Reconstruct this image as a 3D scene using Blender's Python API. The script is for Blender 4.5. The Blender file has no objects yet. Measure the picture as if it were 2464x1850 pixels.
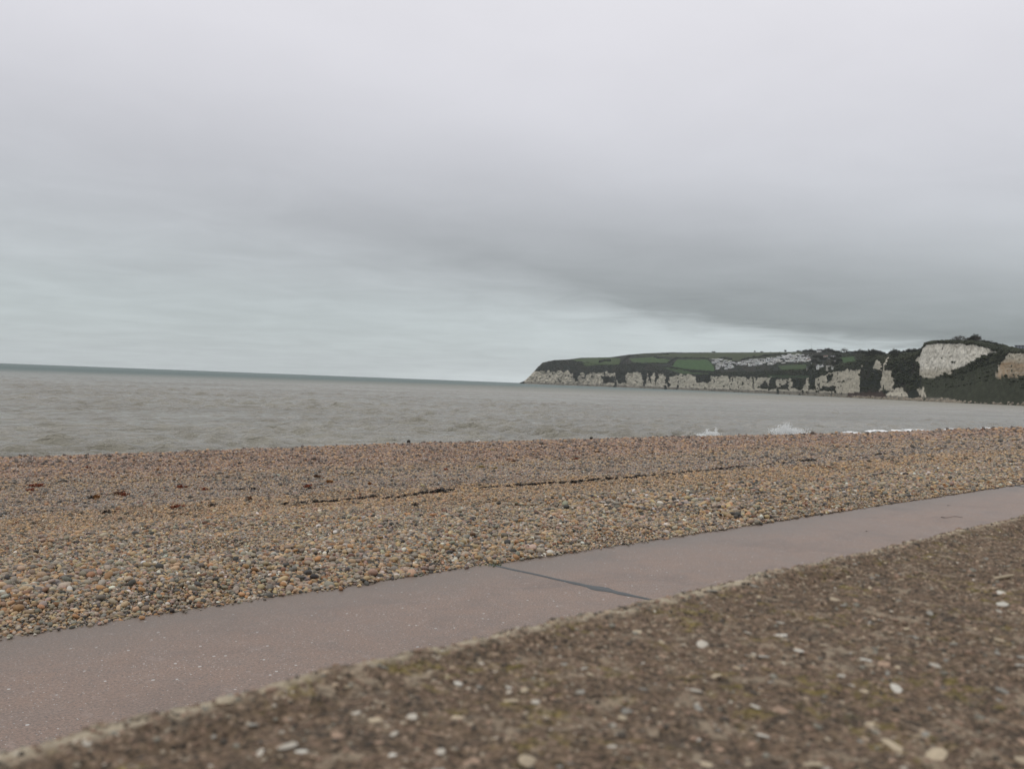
import bpy, math, random
import numpy as np
from mathutils import Vector, Matrix

random.seed(7)
rng = np.random.default_rng(11)
sc = bpy.context.scene
R = math.radians

# ------------------------------------------------------------------ camera
CAMZ = 5.0                      # metres above the sea
F = 2228.0                      # focal length in photograph pixels (2464 wide)
ROLL = math.atan(0.03798)
PITCH = math.atan(6.1 / F)
fwd = Vector((0, math.cos(PITCH), -math.sin(PITCH)))
r0 = Vector((1, 0, 0)); u0 = r0.cross(fwd)
right = r0 * math.cos(ROLL) + u0 * math.sin(ROLL)
up = u0 * math.cos(ROLL) - r0 * math.sin(ROLL)
cam = bpy.data.cameras.new('camera'); camo = bpy.data.objects.new('camera', cam)
sc.collection.objects.link(camo); sc.camera = camo
camo.matrix_world = Matrix(((right.x, up.x, -fwd.x, 0), (right.y, up.y, -fwd.y, 0), (right.z, up.z, -fwd.z, CAMZ), (0, 0, 0, 1)))
cam.sensor_fit = 'HORIZONTAL'; cam.sensor_width = 36; cam.lens = 36 * F / 2464
cam.clip_start = 0.02; cam.clip_end = 40000
cam.dof.use_dof = True; cam.dof.focus_distance = 6.5; cam.dof.aperture_fstop = 10.0

# ------------------------------------------------------------------ world: overcast sky
SUN_EL, SUN_AZ = R(48), R(-120)      # azimuth from +Y clockwise: behind the clouds, over the sea to the left and behind
w = bpy.data.worlds.new('World'); sc.world = w; w.use_nodes = True
nt = w.node_tree; nt.nodes.clear()
class G:
    """small helper to chain nodes"""
    def __init__(s, t): s.t = t
    def n(s, typ, **kw):
        nd = s.t.nodes.new(typ)
        for k, v in kw.items(): setattr(nd, k, v)
        return nd
    def put(s, sock, v):
        if isinstance(v, bpy.types.NodeSocket): s.t.links.new(v, sock)
        elif v is not None: sock.default_value = v
    def m(s, op, a, b=None, c=None, clamp=False):
        nd = s.n('ShaderNodeMath', operation=op, use_clamp=clamp)
        for i, v in enumerate((a, b, c)):
            if v is not None: s.put(nd.inputs[i], v)
        return nd.outputs[0]
    def ss(s, x, lo, hi, to0=0.0, to1=1.0):
        nd = s.n('ShaderNodeMapRange', interpolation_type='SMOOTHSTEP')
        for i, v in enumerate((x, lo, hi, to0, to1)): s.put(nd.inputs[i], v)
        return nd.outputs[0]
    def mix(s, f, a, b, mode='MIX'):
        nd = s.n('ShaderNodeMix', data_type='RGBA', blend_type=mode)
        s.put(nd.inputs[0], f)
        for k, v in ((6, a), (7, b)):
            if isinstance(v, (tuple, list)): v = tuple(v)[:3] + (1,)
            s.put(nd.inputs[k], v)
        return nd.outputs[2]
    def noise(s, vec, scale, detail=4, rough=0.55, dist=0.0, out=0):
        nd = s.n('ShaderNodeTexNoise')
        s.put(nd.inputs['Vector'], vec); s.put(nd.inputs['Scale'], scale)
        nd.inputs['Detail'].default_value = detail; nd.inputs['Roughness'].default_value = rough
        nd.inputs['Distortion'].default_value = dist
        return nd.outputs[out]
    def voro(s, vec, scale, feature='F1', out='Distance', rnd=1.0):
        nd = s.n('ShaderNodeTexVoronoi', feature=feature)
        s.put(nd.inputs['Vector'], vec); s.put(nd.inputs['Scale'], scale); nd.inputs['Randomness'].default_value = rnd
        return nd.outputs[out]
    def ramp(s, f, stops, interp='LINEAR'):
        nd = s.n('ShaderNodeValToRGB'); cr = nd.color_ramp; cr.interpolation = interp
        while len(cr.elements) > 1: cr.elements.remove(cr.elements[0])
        for i, (p, c) in enumerate(stops):
            e = cr.elements[0] if i == 0 else cr.elements.new(p)
            e.position = p; e.color = tuple(c)[:3] + (1,)
        s.put(nd.inputs[0], f); return nd.outputs[0]
    def vec(s, x, y, z):
        nd = s.n('ShaderNodeCombineXYZ')
        for i, v in enumerate((x, y, z)): s.put(nd.inputs[i], v)
        return nd.outputs[0]
    def bump(s, h, strength, dist, normal=None):
        nd = s.n('ShaderNodeBump'); nd.inputs['Strength'].default_value = strength; nd.inputs['Distance'].default_value = dist
        s.put(nd.inputs['Height'], h)
        if normal is not None: s.put(nd.inputs['Normal'], normal)
        return nd.outputs[0]

g = G(nt)
tc = g.n('ShaderNodeTexCoord')
sep = g.n('ShaderNodeSeparateXYZ'); g.put(sep.inputs[0], tc.outputs['Generated'])
dx, dy, dz = sep.outputs
elev = g.m('MAXIMUM', dz, 0.0)
hor = g.m('SQRT', g.m('ADD', g.m('MULTIPLY', dx, dx), g.m('MULTIPLY', dy, dy)))
sa = g.m('DIVIDE', dx, g.m('MAXIMUM', hor, 0.02))          # sine of the bearing: -0.5 left of view, +0.5 right
inv = g.m('DIVIDE', 1.0, g.m('ADD', elev, 0.07))
cp = g.vec(g.m('MULTIPLY', dx, inv), g.m('MULTIPLY', dy, inv), 0.0)   # where the ray meets a flat cloud base
n1 = g.noise(cp, 0.55, 5, 0.55, 0.4)
n2 = g.noise(cp, 1.7, 5, 0.6, 0.5)
nb = g.noise(cp, 0.28, 3, 0.5, 0.2)
base = g.ramp(elev, [(0.0, (.565, .61, .615)), (0.05, (.51, .565, .575)), (0.10, (.50, .54, .555)), (0.19, (.605, .62, .66)),
                     (0.28, (.71, .71, .755)), (0.38, (.785, .775, .82)), (0.55, (.86, .86, .89)), (1.0, (.96, .96, .98))], 'B_SPLINE')
# large stratus sheet with a dark base: its lower edge sinks towards the right
edge = g.m('ADD', g.m('MULTIPLY_ADD', sa, -0.10, 0.086), g.m('ADD', g.m('MULTIPLY', g.m('SUBTRACT', nb, 0.5), 0.03), g.m('MULTIPLY', g.m('SUBTRACT', n2, 0.5), 0.022)))
wid = g.m('MINIMUM', g.m('MAXIMUM', g.m('MULTIPLY_ADD', sa, -0.20, 0.046), 0.018), 0.11)
t = g.m('SUBTRACT', elev, edge)
bot = g.ss(t, g.m('MULTIPLY', wid, -0.6), g.m('MULTIPLY', wid, 1.0))
fall = g.ss(t, -0.01, g.m('MULTIPLY_ADD', sa, -0.12, 0.205), 1.0, 0.0)
amp = g.m('MINIMUM', g.m('MAXIMUM', g.m('MULTIPLY_ADD', sa, 0.40, 0.315), 0.12), 0.52)
dark = g.m('MULTIPLY', g.m('MULTIPLY', bot, fall), amp)
gapl = g.m('MULTIPLY', g.m('SUBTRACT', 1.0, bot), g.ss(sa, -0.25, 0.2))     # thin bright strip under the sheet
lum = g.m('ADD', g.m('SUBTRACT', 1.0, dark), g.m('MULTIPLY', gapl, 0.13))
lum = g.m('ADD', lum, g.m('MULTIPLY', g.m('SUBTRACT', n1, 0.5), 0.17))
lum = g.m('ADD', lum, g.m('MULTIPLY', g.m('SUBTRACT', n2, 0.5), g.ss(elev, 0.02, 0.3, 0.30, 0.09)))
glow = g.m('MULTIPLY', g.m('SUBTRACT', 1.0, g.ss(elev, 0.0, 0.014)), g.m('MULTIPLY', g.ss(sa, -0.22, -0.04), g.m('SUBTRACT', 1.0, g.ss(sa, 0.05, 0.35))))
lum = g.m('ADD', lum, g.m('MULTIPLY', glow, 0.16))       # thin clear strip on the horizon beside the headland
sky_col = g.mix(1.0, base, g.vec(lum, lum, lum), 'MULTIPLY')
nish = g.n('ShaderNodeTexSky', sky_type='NISHITA', sun_disc=False)
nish.sun_elevation = SUN_EL; nish.sun_rotation = SUN_AZ
bg1 = g.n('ShaderNodeBackground'); g.put(bg1.inputs[0], nish.outputs[0]); bg1.inputs[1].default_value = 0.1
bg2 = g.n('ShaderNodeBackground'); g.put(bg2.inputs[0], sky_col); bg2.inputs[1].default_value = 1.0
mx = g.n('ShaderNodeMixShader'); mx.inputs[0].default_value = 0.96
nt.links.new(bg1.outputs[0], mx.inputs[1]); nt.links.new(bg2.outputs[0], mx.inputs[2])
wo = g.n('ShaderNodeOutputWorld'); nt.links.new(mx.outputs[0], wo.inputs[0])

sun = bpy.data.lights.new('sun', 'SUN'); sun.energy = 0.7; sun.angle = R(25); sun.color = (1, .97, .93)
suno = bpy.data.objects.new('sun', sun); sc.collection.objects.link(suno)
sd = Vector((math.sin(SUN_AZ) * math.cos(SUN_EL), math.cos(SUN_AZ) * math.cos(SUN_EL), math.sin(SUN_EL)))
suno.rotation_euler = (-sd).to_track_quat('-Z', 'Y').to_euler()

vs = sc.view_settings
vs.view_transform = 'Standard'; vs.look = 'None'; vs.exposure = 0.0; vs.gamma = 1.0; vs.use_curve_mapping = False
sc.cycles.use_denoising = True
sc.cycles.max_bounces = 6; sc.cycles.volume_bounces = 0

# ------------------------------------------------------------------ helpers
TH = R(45.6)                                     # bearing of the sea wall
Dv = np.array([math.sin(TH), math.cos(TH)])      # along the wall
Nv = np.array([-math.cos(TH), math.sin(TH)])     # towards the sea
def sd_xy(s, d): return s * Dv[0] + d * Nv[0], s * Dv[1] + d * Nv[1]
def xy_sd(x, y): return x * Dv[0] + y * Dv[1], x * Nv[0] + y * Nv[1]

def ray(px, py):
    a = (px - 1232) / F; b = -(py - 925) / F
    v = fwd + right * a + up * b
    return v
def at_z(px, py, z):
    v = ray(px, py); k = (z - CAMZ) / v.z
    return Vector((v.x * k, v.y * k, z))
def to_px(x, y, z):
    """numpy: world point -> photograph pixel"""
    z = z - CAMZ
    f = x * fwd.x + y * fwd.y + z * fwd.z
    a = (x * right.x + y * right.y + z * right.z) / f; b = (x * up.x + y * up.y + z * up.z) / f
    return 1232 + a * F, 925 - b * F, f

def link(o, parent=None):
    sc.collection.objects.link(o)
    if parent is not None: o.parent = parent
    return o
def mesh_np(name, v, f, mat=None, smooth=True):
    me = bpy.data.meshes.new(name)
    v = np.asarray(v, dtype=np.float32).reshape(-1, 3); f = np.asarray(f, dtype=np.int32)
    k = f.shape[1]
    me.vertices.add(len(v)); me.vertices.foreach_set('co', v.ravel())
    me.loops.add(f.size); me.loops.foreach_set('vertex_index', f.ravel())
    me.polygons.add(len(f)); me.polygons.foreach_set('loop_start', np.arange(0, f.size, k, dtype=np.int32))
    me.polygons.foreach_set('loop_total', np.full(len(f), k, dtype=np.int32))
    me.polygons.foreach_set('use_smooth', np.full(len(f), smooth, dtype=bool))
    me.update(calc_edges=True)
    if mat: me.materials.append(mat)
    return me
def grid_faces(nr, nc):
    i = np.arange(nr - 1)[:, None] * nc + np.arange(nc - 1)[None, :]
    i = i.ravel()
    return np.stack([i, i + 1, i + nc + 1, i + nc], 1)
def tag(o, label=None, cat=None, group=None, kind=None):
    for k, v in (('label', label), ('category', cat), ('group', group), ('kind', kind)):
        if v: o[k] = v
    return o
def obj(name, me, parent=None): return link(bpy.data.objects.new(name, me), parent)
def empty(name, loc, rz=0):
    o = bpy.data.objects.new(name, None); o.empty_display_size = .1
    o.location = loc; o.rotation_euler = (0, 0, rz); return link(o)

# value noise, vectorised
def _h(ix, iy, iz, seed):
    n = (ix.astype(np.int64) * 374761393 + iy.astype(np.int64) * 668265263 + iz.astype(np.int64) * 2147483647 + seed * 974711) & 0xffffffff
    n = ((n ^ (n >> 13)) * 1274126177) & 0xffffffff
    n = ((n ^ (n >> 16)) * 2246822519) & 0xffffffff
    return ((n ^ (n >> 15)) & 0xffff) / 65535.0
def vnoise(x, y, z=0.0, seed=0):
    x = np.asarray(x, float); y = np.asarray(y, float); z = np.asarray(z, float) + np.zeros_like(x)
    ix, iy, iz = np.floor(x), np.floor(y), np.floor(z)
    fx, fy, fz = x - ix, y - iy, z - iz
    fx, fy, fz = [q * q * (3 - 2 * q) for q in (fx, fy, fz)]
    o = 0
    for a in (0, 1):
        for b in (0, 1):
            for c in (0, 1):
                o = o + _h(ix + a, iy + b, iz + c, seed) * (fx if a else 1 - fx) * (fy if b else 1 - fy) * (fz if c else 1 - fz)
    return o
def fbm(x, y, z=0.0, seed=0, octv=4, gain=.5):
    s, a, t_ = 0, 1, 0
    for k in range(octv):
        s = s + a * vnoise(np.asarray(x) * 2 ** k + 17 * k, np.asarray(y) * 2 ** k + 5 * k, np.asarray(z) * 2 ** k, seed + k); t_ += a; a *= gain
    return s / t_
def sstep(x, a, b):
    q = np.clip((x - a) / (b - a), 0, 1); return q * q * (3 - 2 * q)

def material(name, rough=.8, spec=.3):
    m = bpy.data.materials.new(name); m.use_nodes = True
    gg = G(m.node_tree); b = m.node_tree.nodes['Principled BSDF']
    b.inputs['Roughness'].default_value = rough; b.inputs['Specular IOR Level'].default_value = spec
    return m, gg, b
def attr(gg, name, typ='GEOMETRY', out='Color'):
    nd = gg.n('ShaderNodeAttribute', attribute_type=typ, attribute_name=name); return nd.outputs[out]
def objco(gg): return gg.n('ShaderNodeTexCoord').outputs['Object']
def wpos(gg): return gg.n('ShaderNodeNewGeometry').outputs['Position']
def set_attr(me, name, arr, typ='FLOAT', domain='POINT'):
    a = me.attributes.new(name, typ, domain)
    key = {'FLOAT': 'value', 'FLOAT_COLOR': 'color', 'FLOAT_VECTOR': 'vector', 'INT': 'value'}[typ]
    a.data.foreach_set(key, np.asarray(arr, dtype=np.int32 if typ == 'INT' else np.float32).ravel())

def ico(sub=1):
    import bmesh
    bm = bmesh.new(); bmesh.ops.create_icosphere(bm, subdivisions=sub, radius=1)
    v = np.array([q.co[:] for q in bm.verts]); f = np.array([[q.index for q in p.verts] for p in bm.faces]); bm.free()
    return v, f
ICO1, ICO2, ICO3 = ico(1), ico(2), ico(3)

# ------------------------------------------------------------------ beach profile
_D = [0, 4.2, 4.38, 4.6, 5.0, 6.0, 7.2, 7.7, 9, 11, 13, 14.6, 15.4, 16.2, 17.5, 22, 30, 45, 52, 75, 120]
_Z = [3.72, 3.775, 3.79, 3.85, 3.872, 3.855, 3.80, 3.765, 3.70, 3.645, 3.632, 3.635, 3.60, 3.525, 3.36, 2.78, 1.9, .30, -.45, -3., -4]
_Df = np.arange(0, 120, .1); _Zf = np.interp(_Df, _D, _Z)
_k = np.exp(-np.linspace(-2, 2, 9) ** 2); _k /= _k.sum()
_Zs = np.convolve(np.pad(_Zf, 4, mode='edge'), _k, mode='valid')
def beach_z(s, d):
    z = np.interp(d, _Df, _Zs)
    amp_ = sstep(d, 4.6, 7)
    z = z + amp_ * ((fbm(s * .22, d * .35, 0, 3, 3) - .5) * .09 + (fbm(s * .9, d * 1.2, 0, 5, 3) - .5) * .05)
    z = z - .008 - sstep(d, 11, 14) * (.06 * (1 - sstep(s, 4, 13)) + .07 * sstep(s, 16, 34))
    z = z + sstep(d, 4.4, 5) * (fbm(s * 2.2, d * 2.6, 0, 9, 2) - .5) * .045
    return z

# ------------------------------------------------------------------ materials: shingle
PAL = [((.222, .198, .160), .18), ((.325, .268, .198), .23), ((.40, .285, .165), .24), ((.33, .185, .09), .08),
       ((.074, .068, .060), .095), ((.31, .225, .17), .10), ((.53, .49, .42), .03), ((.19, .105, .065), .04)]
def shingle_mat():
    m, gg, b = material('shingle_ground', .75, .25)
    p = wpos(gg)
    c1 = gg.voro(p, 55, out='Color'); d1 = gg.voro(p, 55, out='Distance')
    c2 = gg.voro(p, 95, out='Color')
    pick = gg.mix(gg.ss(gg.noise(p, 9, 3), .42, .58), c1, c2)
    f = gg.n('ShaderNodeSeparateColor'); gg.put(f.inputs[0], pick)
    stops, acc = [], 0
    for c, wt in PAL: stops.append((min(acc, .999), c)); acc += wt
    col = gg.ramp(f.outputs[0], stops, 'CONSTANT')
    col = gg.mix(1.0, col, gg.vec(*(gg.m('MULTIPLY_ADD', f.outputs[1], .5, .72),) * 3), 'MULTIPLY')
    z = attr(gg, 'zone')
    col = gg.mix(1.0, col, z, 'MULTIPLY')
    big = gg.noise(p, .7, 5, .6)
    col = gg.mix(1.0, col, gg.vec(*(gg.m('MULTIPLY_ADD', big, .5, .75),) * 3), 'MULTIPLY')
    gg.put(b.inputs['Base Color'], col)
    h = gg.m('SUBTRACT', 1.0, gg.m('MULTIPLY', d1, 1.4))
    gg.put(b.inputs['Normal'], gg.bump(h, .9, .012))
    return m
def pebble_mat(name, typ):
    m, gg, b = material(name, .62, .28)
    if typ == 'PATCH': col = gg.mix(1.0, attr(gg, 'vcol'), attr(gg, 'pcol', 'INSTANCER'), 'MULTIPLY')
    elif typ == 'INSTANCER': col = attr(gg, 'pcol', 'INSTANCER')
    else: col = gg.n('ShaderNodeObjectInfo').outputs['Color']
    co = objco(gg)
    n = gg.noise(co, 2.4, 4, .65, .5)
    col = gg.mix(1.0, col, gg.vec(*(gg.m('MULTIPLY_ADD', n, .75, .62),) * 3), 'MULTIPLY')
    v = gg.noise(co, 9.0, 2, .6)
    col = gg.mix(gg.ss(v, .62, .75, 0, .28), col, (.5, .46, .4))
    gg.put(b.inputs['Base Color'], col)
    gg.put(b.inputs['Roughness'], gg.m('MULTIPLY_ADD', n, .3, .45))
    gg.put(b.inputs['Normal'], gg.bump(gg.noise(co, 12, 3), .15, .1))
    return m
M_SH = shingle_mat()
M_PEB = pebble_mat('pebble_stone', 'INSTANCER'); M_PEBO = pebble_mat('pebble_stone_single', 'OBJECT')

def zone_tint(s, d):
    """colour zones across the beach: buff by the path, golden before the wrack line, greyer beyond, brown on the crest"""
    x = d + (fbm(s * .25, d * .3, 0, 21, 3) - .5) * 1.6
    gold = sstep(x, 5.7, 6.8) * (1 - sstep(x, 7.65, 7.95))
    grey = sstep(x, 7.65, 7.95) * (1 - sstep(x, 9.6, 11.5))
    crest = sstep(x, 10.5, 12.5)
    c = np.ones(np.shape(s) + (3,))
    near = 1 - sstep(x, 5.4, 6.4)
    c = c * (1 + near[..., None] * np.array([.06, .07, .07]))
    c = c * (1 + gold[..., None] * np.array([.08, .01, -.08]))
    c = c * (1 + grey[..., None] * np.array([-.05, -.03, .04]))
    c = c * (1 + crest[..., None] * np.array([.0, -.07, -.03]))
    return c

# ------------------------------------------------------------------ structure: beach ground
ss_ = np.concatenate([np.arange(-60, -2, 2.), np.arange(-2, 30, .15), np.geomspace(30, 420, 90)])
dd_ = np.concatenate([np.arange(4.2, 18, .12), np.geomspace(18, 110, 40)])
S, Dd = np.meshgrid(ss_, dd_)
X, Y = sd_xy(S, Dd); Z = beach_z(S, Dd)
me = mesh_np('beach', np.stack([X, Y, Z], -1).reshape(-1, 3), grid_faces(*S.shape)[:, ::-1], M_SH)
zt = zone_tint(S, Dd); set_attr(me, 'zone', np.concatenate([zt, np.ones(S.shape + (1,))], -1), 'FLOAT_COLOR')
tag(obj('beach', me), 'rising bank of mixed shingle between promenade and sea', 'beach', kind='structure')

# ------------------------------------------------------------------ structure: sea
def sea_mat():
    m, gg, b = material('sea_water', .22, .5)
    b.inputs['IOR'].default_value = 1.42
    p = wpos(gg); sp = gg.n('ShaderNodeSeparateXYZ'); gg.put(sp.inputs[0], p)
    along = gg.m('ADD', gg.m('MULTIPLY', sp.outputs[0], float(Dv[0])), gg.m('MULTIPLY', sp.outputs[1], float(Dv[1])))
    off = gg.m('ADD', gg.m('MULTIPLY', sp.outputs[0], float(Nv[0])), gg.m('MULTIPLY', sp.outputs[1], float(Nv[1])))
    st = gg.vec(gg.m('MULTIPLY', along, .35), off, 0.0)
    plume = gg.m('ADD', gg.m('MULTIPLY_ADD', along, -.25, off), gg.m('MULTIPLY', gg.m('SUBTRACT', gg.noise(st, .008, 4), .5), 240.0))
    deep = gg.ss(plume, 150., 850.)
    silt = gg.mix(gg.ss(gg.noise(st, .05, 5, .6), .35, .7), (.285, .270, .218), (.212, .195, .145))
    col = gg.mix(deep, silt, (.078, .122, .110))
    foam = gg.m('MULTIPLY', gg.ss(gg.noise(st, .9, 6, .7, .6), .735, .80), gg.ss(gg.noise(st, .03, 3), .5, .62))
    col = gg.mix(foam, col, (.62, .62, .60))
    gg.put(b.inputs['Base Color'], col)
    gg.put(b.inputs['Roughness'], gg.m('MAXIMUM', gg.m('MULTIPLY', foam, .8), gg.ss(sp.outputs[1], 120., 900., .13, .5)))
    h = gg.m('ADD', gg.m('MULTIPLY', gg.noise(st, .6, 5, .7, .4), 1.0), gg.m('MULTIPLY', gg.noise(st, 2.6, 4, .65, .4), .22))
    gg.put(b.inputs['Normal'], gg.bump(h, 1.0, 1.3))
    return m
rr = [34.0]
while rr[-1] < 7000: rr.append(rr[-1] * (1.0048 if rr[-1] < 520 else 1.03))
rr = np.array(rr)
az = np.radians(np.concatenate([np.arange(-80, -34, .5), np.arange(-34, 36, .105), np.arange(36, 62, .5)]))
RR, AZ = np.meshgrid(rr, az, indexing='ij')
X = RR * np.sin(AZ); Y = RR * np.cos(AZ)
dr = np.gradient(rr)[:, None] + 0 * AZ
Z = np.zeros_like(X); GX = np.zeros_like(X); GY = np.zeros_like(X)
wr = np.random.default_rng(5)
grp = .25 + 1.5 * fbm(X * .03, Y * .03, 0, 31, 3)            # waves come in groups
for k in range(54):
    lam = .7 * (5.4 / .7) ** (k / 53)
    th = TH - math.pi / 2 + wr.normal(.15, .55)                # crests roughly along the shore
    kx, ky = math.sin(th) * 2 * math.pi / lam, math.cos(th) * 2 * math.pi / lam
    a = .0094 * lam ** 1.0 * wr.uniform(.5, 1.3)
    ph = kx * X + ky * Y + wr.uniform(0, 6.28)
    fade = sstep(lam / np.maximum(dr, .01), 1.5, 3.2)
    Z += a * fade * np.cos(ph); GX -= .8 * a * fade * math.sin(th) * np.sin(ph); GY -= .8 * a * fade * math.cos(th) * np.sin(ph)
Z *= grp; GX *= grp; GY *= grp; Z += .55 * np.maximum(Z, 0) ** 2
grp = 1.0
me = mesh_np('sea', np.stack([X + GX * grp, Y + GY * grp, Z], -1).reshape(-1, 3), grid_faces(*X.shape), sea_mat())
me.flip_normals()
tag(obj('sea', me), 'silty grey sea with short choppy waves', 'sea', kind='structure')

# ------------------------------------------------------------------ structure: headland
_T = np.array([  # photo x, shore distance, y foot of cliff, y cliff top, y scrub top, y ridge, ridge setback
 [1250, 3320, 921.5, 921.4, 921.3, 921.2, 60], [1262, 3305, 920.5, 918, 917, 916, 70], [1275, 3292, 919, 905, 904, 903, 90], [1290, 3280, 920.5, 893, 889, 887, 150],
 [1303, 3272, 921, 892, 878, 873, 200], [1330, 3260, 922, 893, 868.5, 867, 260], [1368, 3248, 923.5, 894, 868, 865, 330],
 [1395, 3238, 924.5, 897, 872, 861, 420], [1465, 3200, 926.5, 895, 876, 860, 520], [1510, 3150, 928, 894, 876, 854, 600],
 [1548, 3100, 929.5, 892, 874, 851, 700], [1610, 2980, 932, 903, 884, 849, 760], [1640, 2900, 935, 902, 886, 849.6, 800],
 [1700, 2750, 938, 905, 895, 850, 850], [1760, 2600, 940, 906, 897, 850.5, 900], [1840, 2400, 943, 909, 895, 851, 900],
 [1900, 2180, 944, 913, 890, 851, 850], [1950, 2000, 945, 913, 889, 849, 800], [2000, 1850, 948, 898, 887, 851, 700],
 [2045, 1730, 951, 892, 875, 855, 500], [2066, 1685, 952, 892, 872, 854, 420], [2076, 1650, 950, 877, 866, 855, 380],
 [2105, 1580, 948, 876, 864, 855, 330], [2118, 1542, 946, 886, 870, 856, 300], [2129, 1520, 946, 882, 869, 858.5, 280],
 [2141, 1500, 940, 880, 867, 857, 260], [2160, 1480, 932, 876, 864, 857, 240], [2190, 1450, 925, 867, 860, 854, 220],
 [2209, 1430, 915, 862, 857, 851, 200], [2217, 1400, 908, 848, 847, 845.5, 150], [2223, 1390, 910, 839.5, 838.5, 838, 140],
 [2245, 1370, 911, 836.5, 836, 835, 120], [2285, 1340, 912, 837, 836, 835.5, 110], [2320, 1310, 905, 839, 837, 836, 110],
 [2350, 1290, 894, 843, 840, 838, 110], [2390, 1270, 881, 856, 849, 844, 120], [2410, 1255, 890, 862, 851, 847, 120],
 [2430, 1245, 911, 865, 858, 851, 130], [2464, 1220, 913, 866, 861, 857, 140], [2560, 1150, 920, 874, 868, 863, 150], [2700, 1040, 930, 885, 878, 872, 160]])
def horizon_y(x): return 872.1 + .03798 * np.asarray(x)
def prof(x):
    """profile of the headland on bearing x: horizontal distances and heights above the sea"""
    c = [np.interp(x, _T[:, 0], _T[:, k]) for k in range(1, 7)]
    Rb, yt, yc, ysc, yr, setb = c
    hy = horizon_y(x); el = lambda y: (hy - y) / F
    ztal = lambda r, y: CAMZ + r * el(y)
    r1 = Rb; z1 = 0.0 * Rb
    tal = np.maximum(0.0, CAMZ + Rb * el(yt))
    r2 = Rb + 3 + tal * 1.3; z2 = np.maximum(.6, ztal(r2, yt))
    hcl = np.maximum(0, CAMZ + r2 * el(yc) - z2)
    r3 = r2 + 2 + hcl * .22; z3 = np.maximum(z2 + .3, ztal(r3, yc))
    hs = np.maximum(0, r3 * (el(ysc) - el(yc)))
    r4 = r3 + 6 + hs * 1.5; z4 = np.maximum(z3 + .2, ztal(r4, ysc))
    r6 = np.maximum(Rb + setb, r4 + 30); z6 = ztal(r6, yr)
    r5 = r4 + (r6 - r4) * .5; z5 = z4 + (z6 - z4) * .56
    r7 = r6 + setb * .8; z7 = z6 - (z6 - z3).clip(0) * .5 - 6
    return np.stack([Rb - 25, r1, r2, r3, r4, r5, r6, r7], -1), np.stack([z1 - 3, z1, z2, z3, z4, z5, z6, z7], -1)
def bearing(x):
    v = (np.asarray(x) - 1232) / F          # at the horizon line, roll and pitch small
    return np.arctan(v * math.sqrt(1 + .03798 ** 2))
def on_land(x, y):
    """photo pixel -> point on the headland"""
    r, z = prof(np.array(float(x))); hy = float(horizon_y(x))
    yy = hy - F * (z - CAMZ) / r
    i = np.arange(1, 7)
    order = np.argsort(yy[i]); rr_ = np.interp(y, yy[i][order], r[i][order])
    zz = CAMZ + rr_ * (hy - y) / F
    b = float(bearing(x))
    return Vector((rr_ * math.sin(b), rr_ * math.cos(b), zz))

xs = np.arange(1250, 2690, 1.1)
rk, zk = prof(xs)
segs = [2, 10, 26, 22, 14, 12, 6]
Rl, Zl, Bl = [], [], []
for k, n in enumerate(segs):
    q = np.linspace(0, 1, n, endpoint=False)[None]
    Rl.append(rk[:, k:k + 1] * (1 - q) + rk[:, k + 1:k + 2] * q); Zl.append(zk[:, k:k + 1] * (1 - q) + zk[:, k + 1:k + 2] * q)
    Bl.append(np.full((len(xs), n), k) + q)
Rg, Zg, Bg = [np.concatenate(q, 1) for q in (Rl, Zl, Bl)]
XS = np.repeat(xs[:, None], Rg.shape[1], 1)
YS = horizon_y(XS) - F * (Zg - CAMZ) / Rg
AZg = bearing(XS)
# --- what grows where (chalk, scrub, field ...), laid out on the land's own plan
def poly_in(px, py, pts):
    c = np.zeros(px.shape, bool); n = len(pts); j = n - 1
    for i in range(n):
        xi, yi = pts[i]; xj, yj = pts[j]
        m_ = ((yi > py) != (yj > py)) & (px < (xj - xi) * (py - yi) / (yj - yi + 1e-9) + xi)
        c ^= m_; j = i
    return c
wx = XS + (fbm(XS * .12, YS * .12, 0, 41, 4) - .5) * 14; wy = YS + (fbm(XS * .12, YS * .12, 0, 57, 4) - .5) * 9
chalk = np.zeros_like(XS)
topc = np.interp(XS, _T[:, 0], _T[:, 3])
rag = (fbm(XS * .11, XS * 0, 0, 61, 4) - .5) * 13                      # ragged upper limit of bare chalk
base_ch = (YS > topc + rag + 1) & (Bg < 4) & (XS < 2068)
chalk[base_ch] = 1
gul = fbm(XS * .085, YS * .018, 0, 71, 4)                              # vegetated gullies running down
chalk[(gul > .74) & (XS < 2068)] = 0
chalk[(fbm(XS * .22, YS * .2, 0, 73, 3) > .745) & (XS < 2068)] = 0
scrub_polys = [[(1375, 893), (1384, 917), (1390, 917), (1392, 893)], [(1400, 890), (1405, 912), (1410, 890)], [(1445, 905), (1450, 920), (1478, 922), (1480, 905)],
               [(1476, 892), (1488, 922), (1504, 922), (1510, 890)], [(1542, 890), (1547, 930), (1553, 930), (1558, 890)], [(1558, 890), (1564, 926), (1570, 890)],
               [(1572, 890), (1575, 930), (1588, 890)], [(1596, 890), (1602, 930), (1608, 930), (1615, 890)], [(1668, 896), (1676, 922), (1706, 920), (1712, 896)],
               [(1822, 935), (1842, 915), (1850, 935)], [(1850, 908), (1848, 938), (1862, 938), (1872, 908)], [(1868, 934), (1895, 920), (1900, 940)],
               [(1898, 906), (1906, 934), (1932, 938), (1936, 908)], [(1940, 916), (1946, 940), (1956, 940), (1958, 912)], [(1962, 942), (1975, 932), (2012, 930), (2012, 941)],
               [(1988, 905), (1990, 925), (2004, 915), (2004, 900)]]
for pl in scrub_polys: chalk[poly_in(wx, wy, pl)] = 0
chalk[(XS < 1310) & (YS > 893) & (XS > 1262)] = 1
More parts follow.
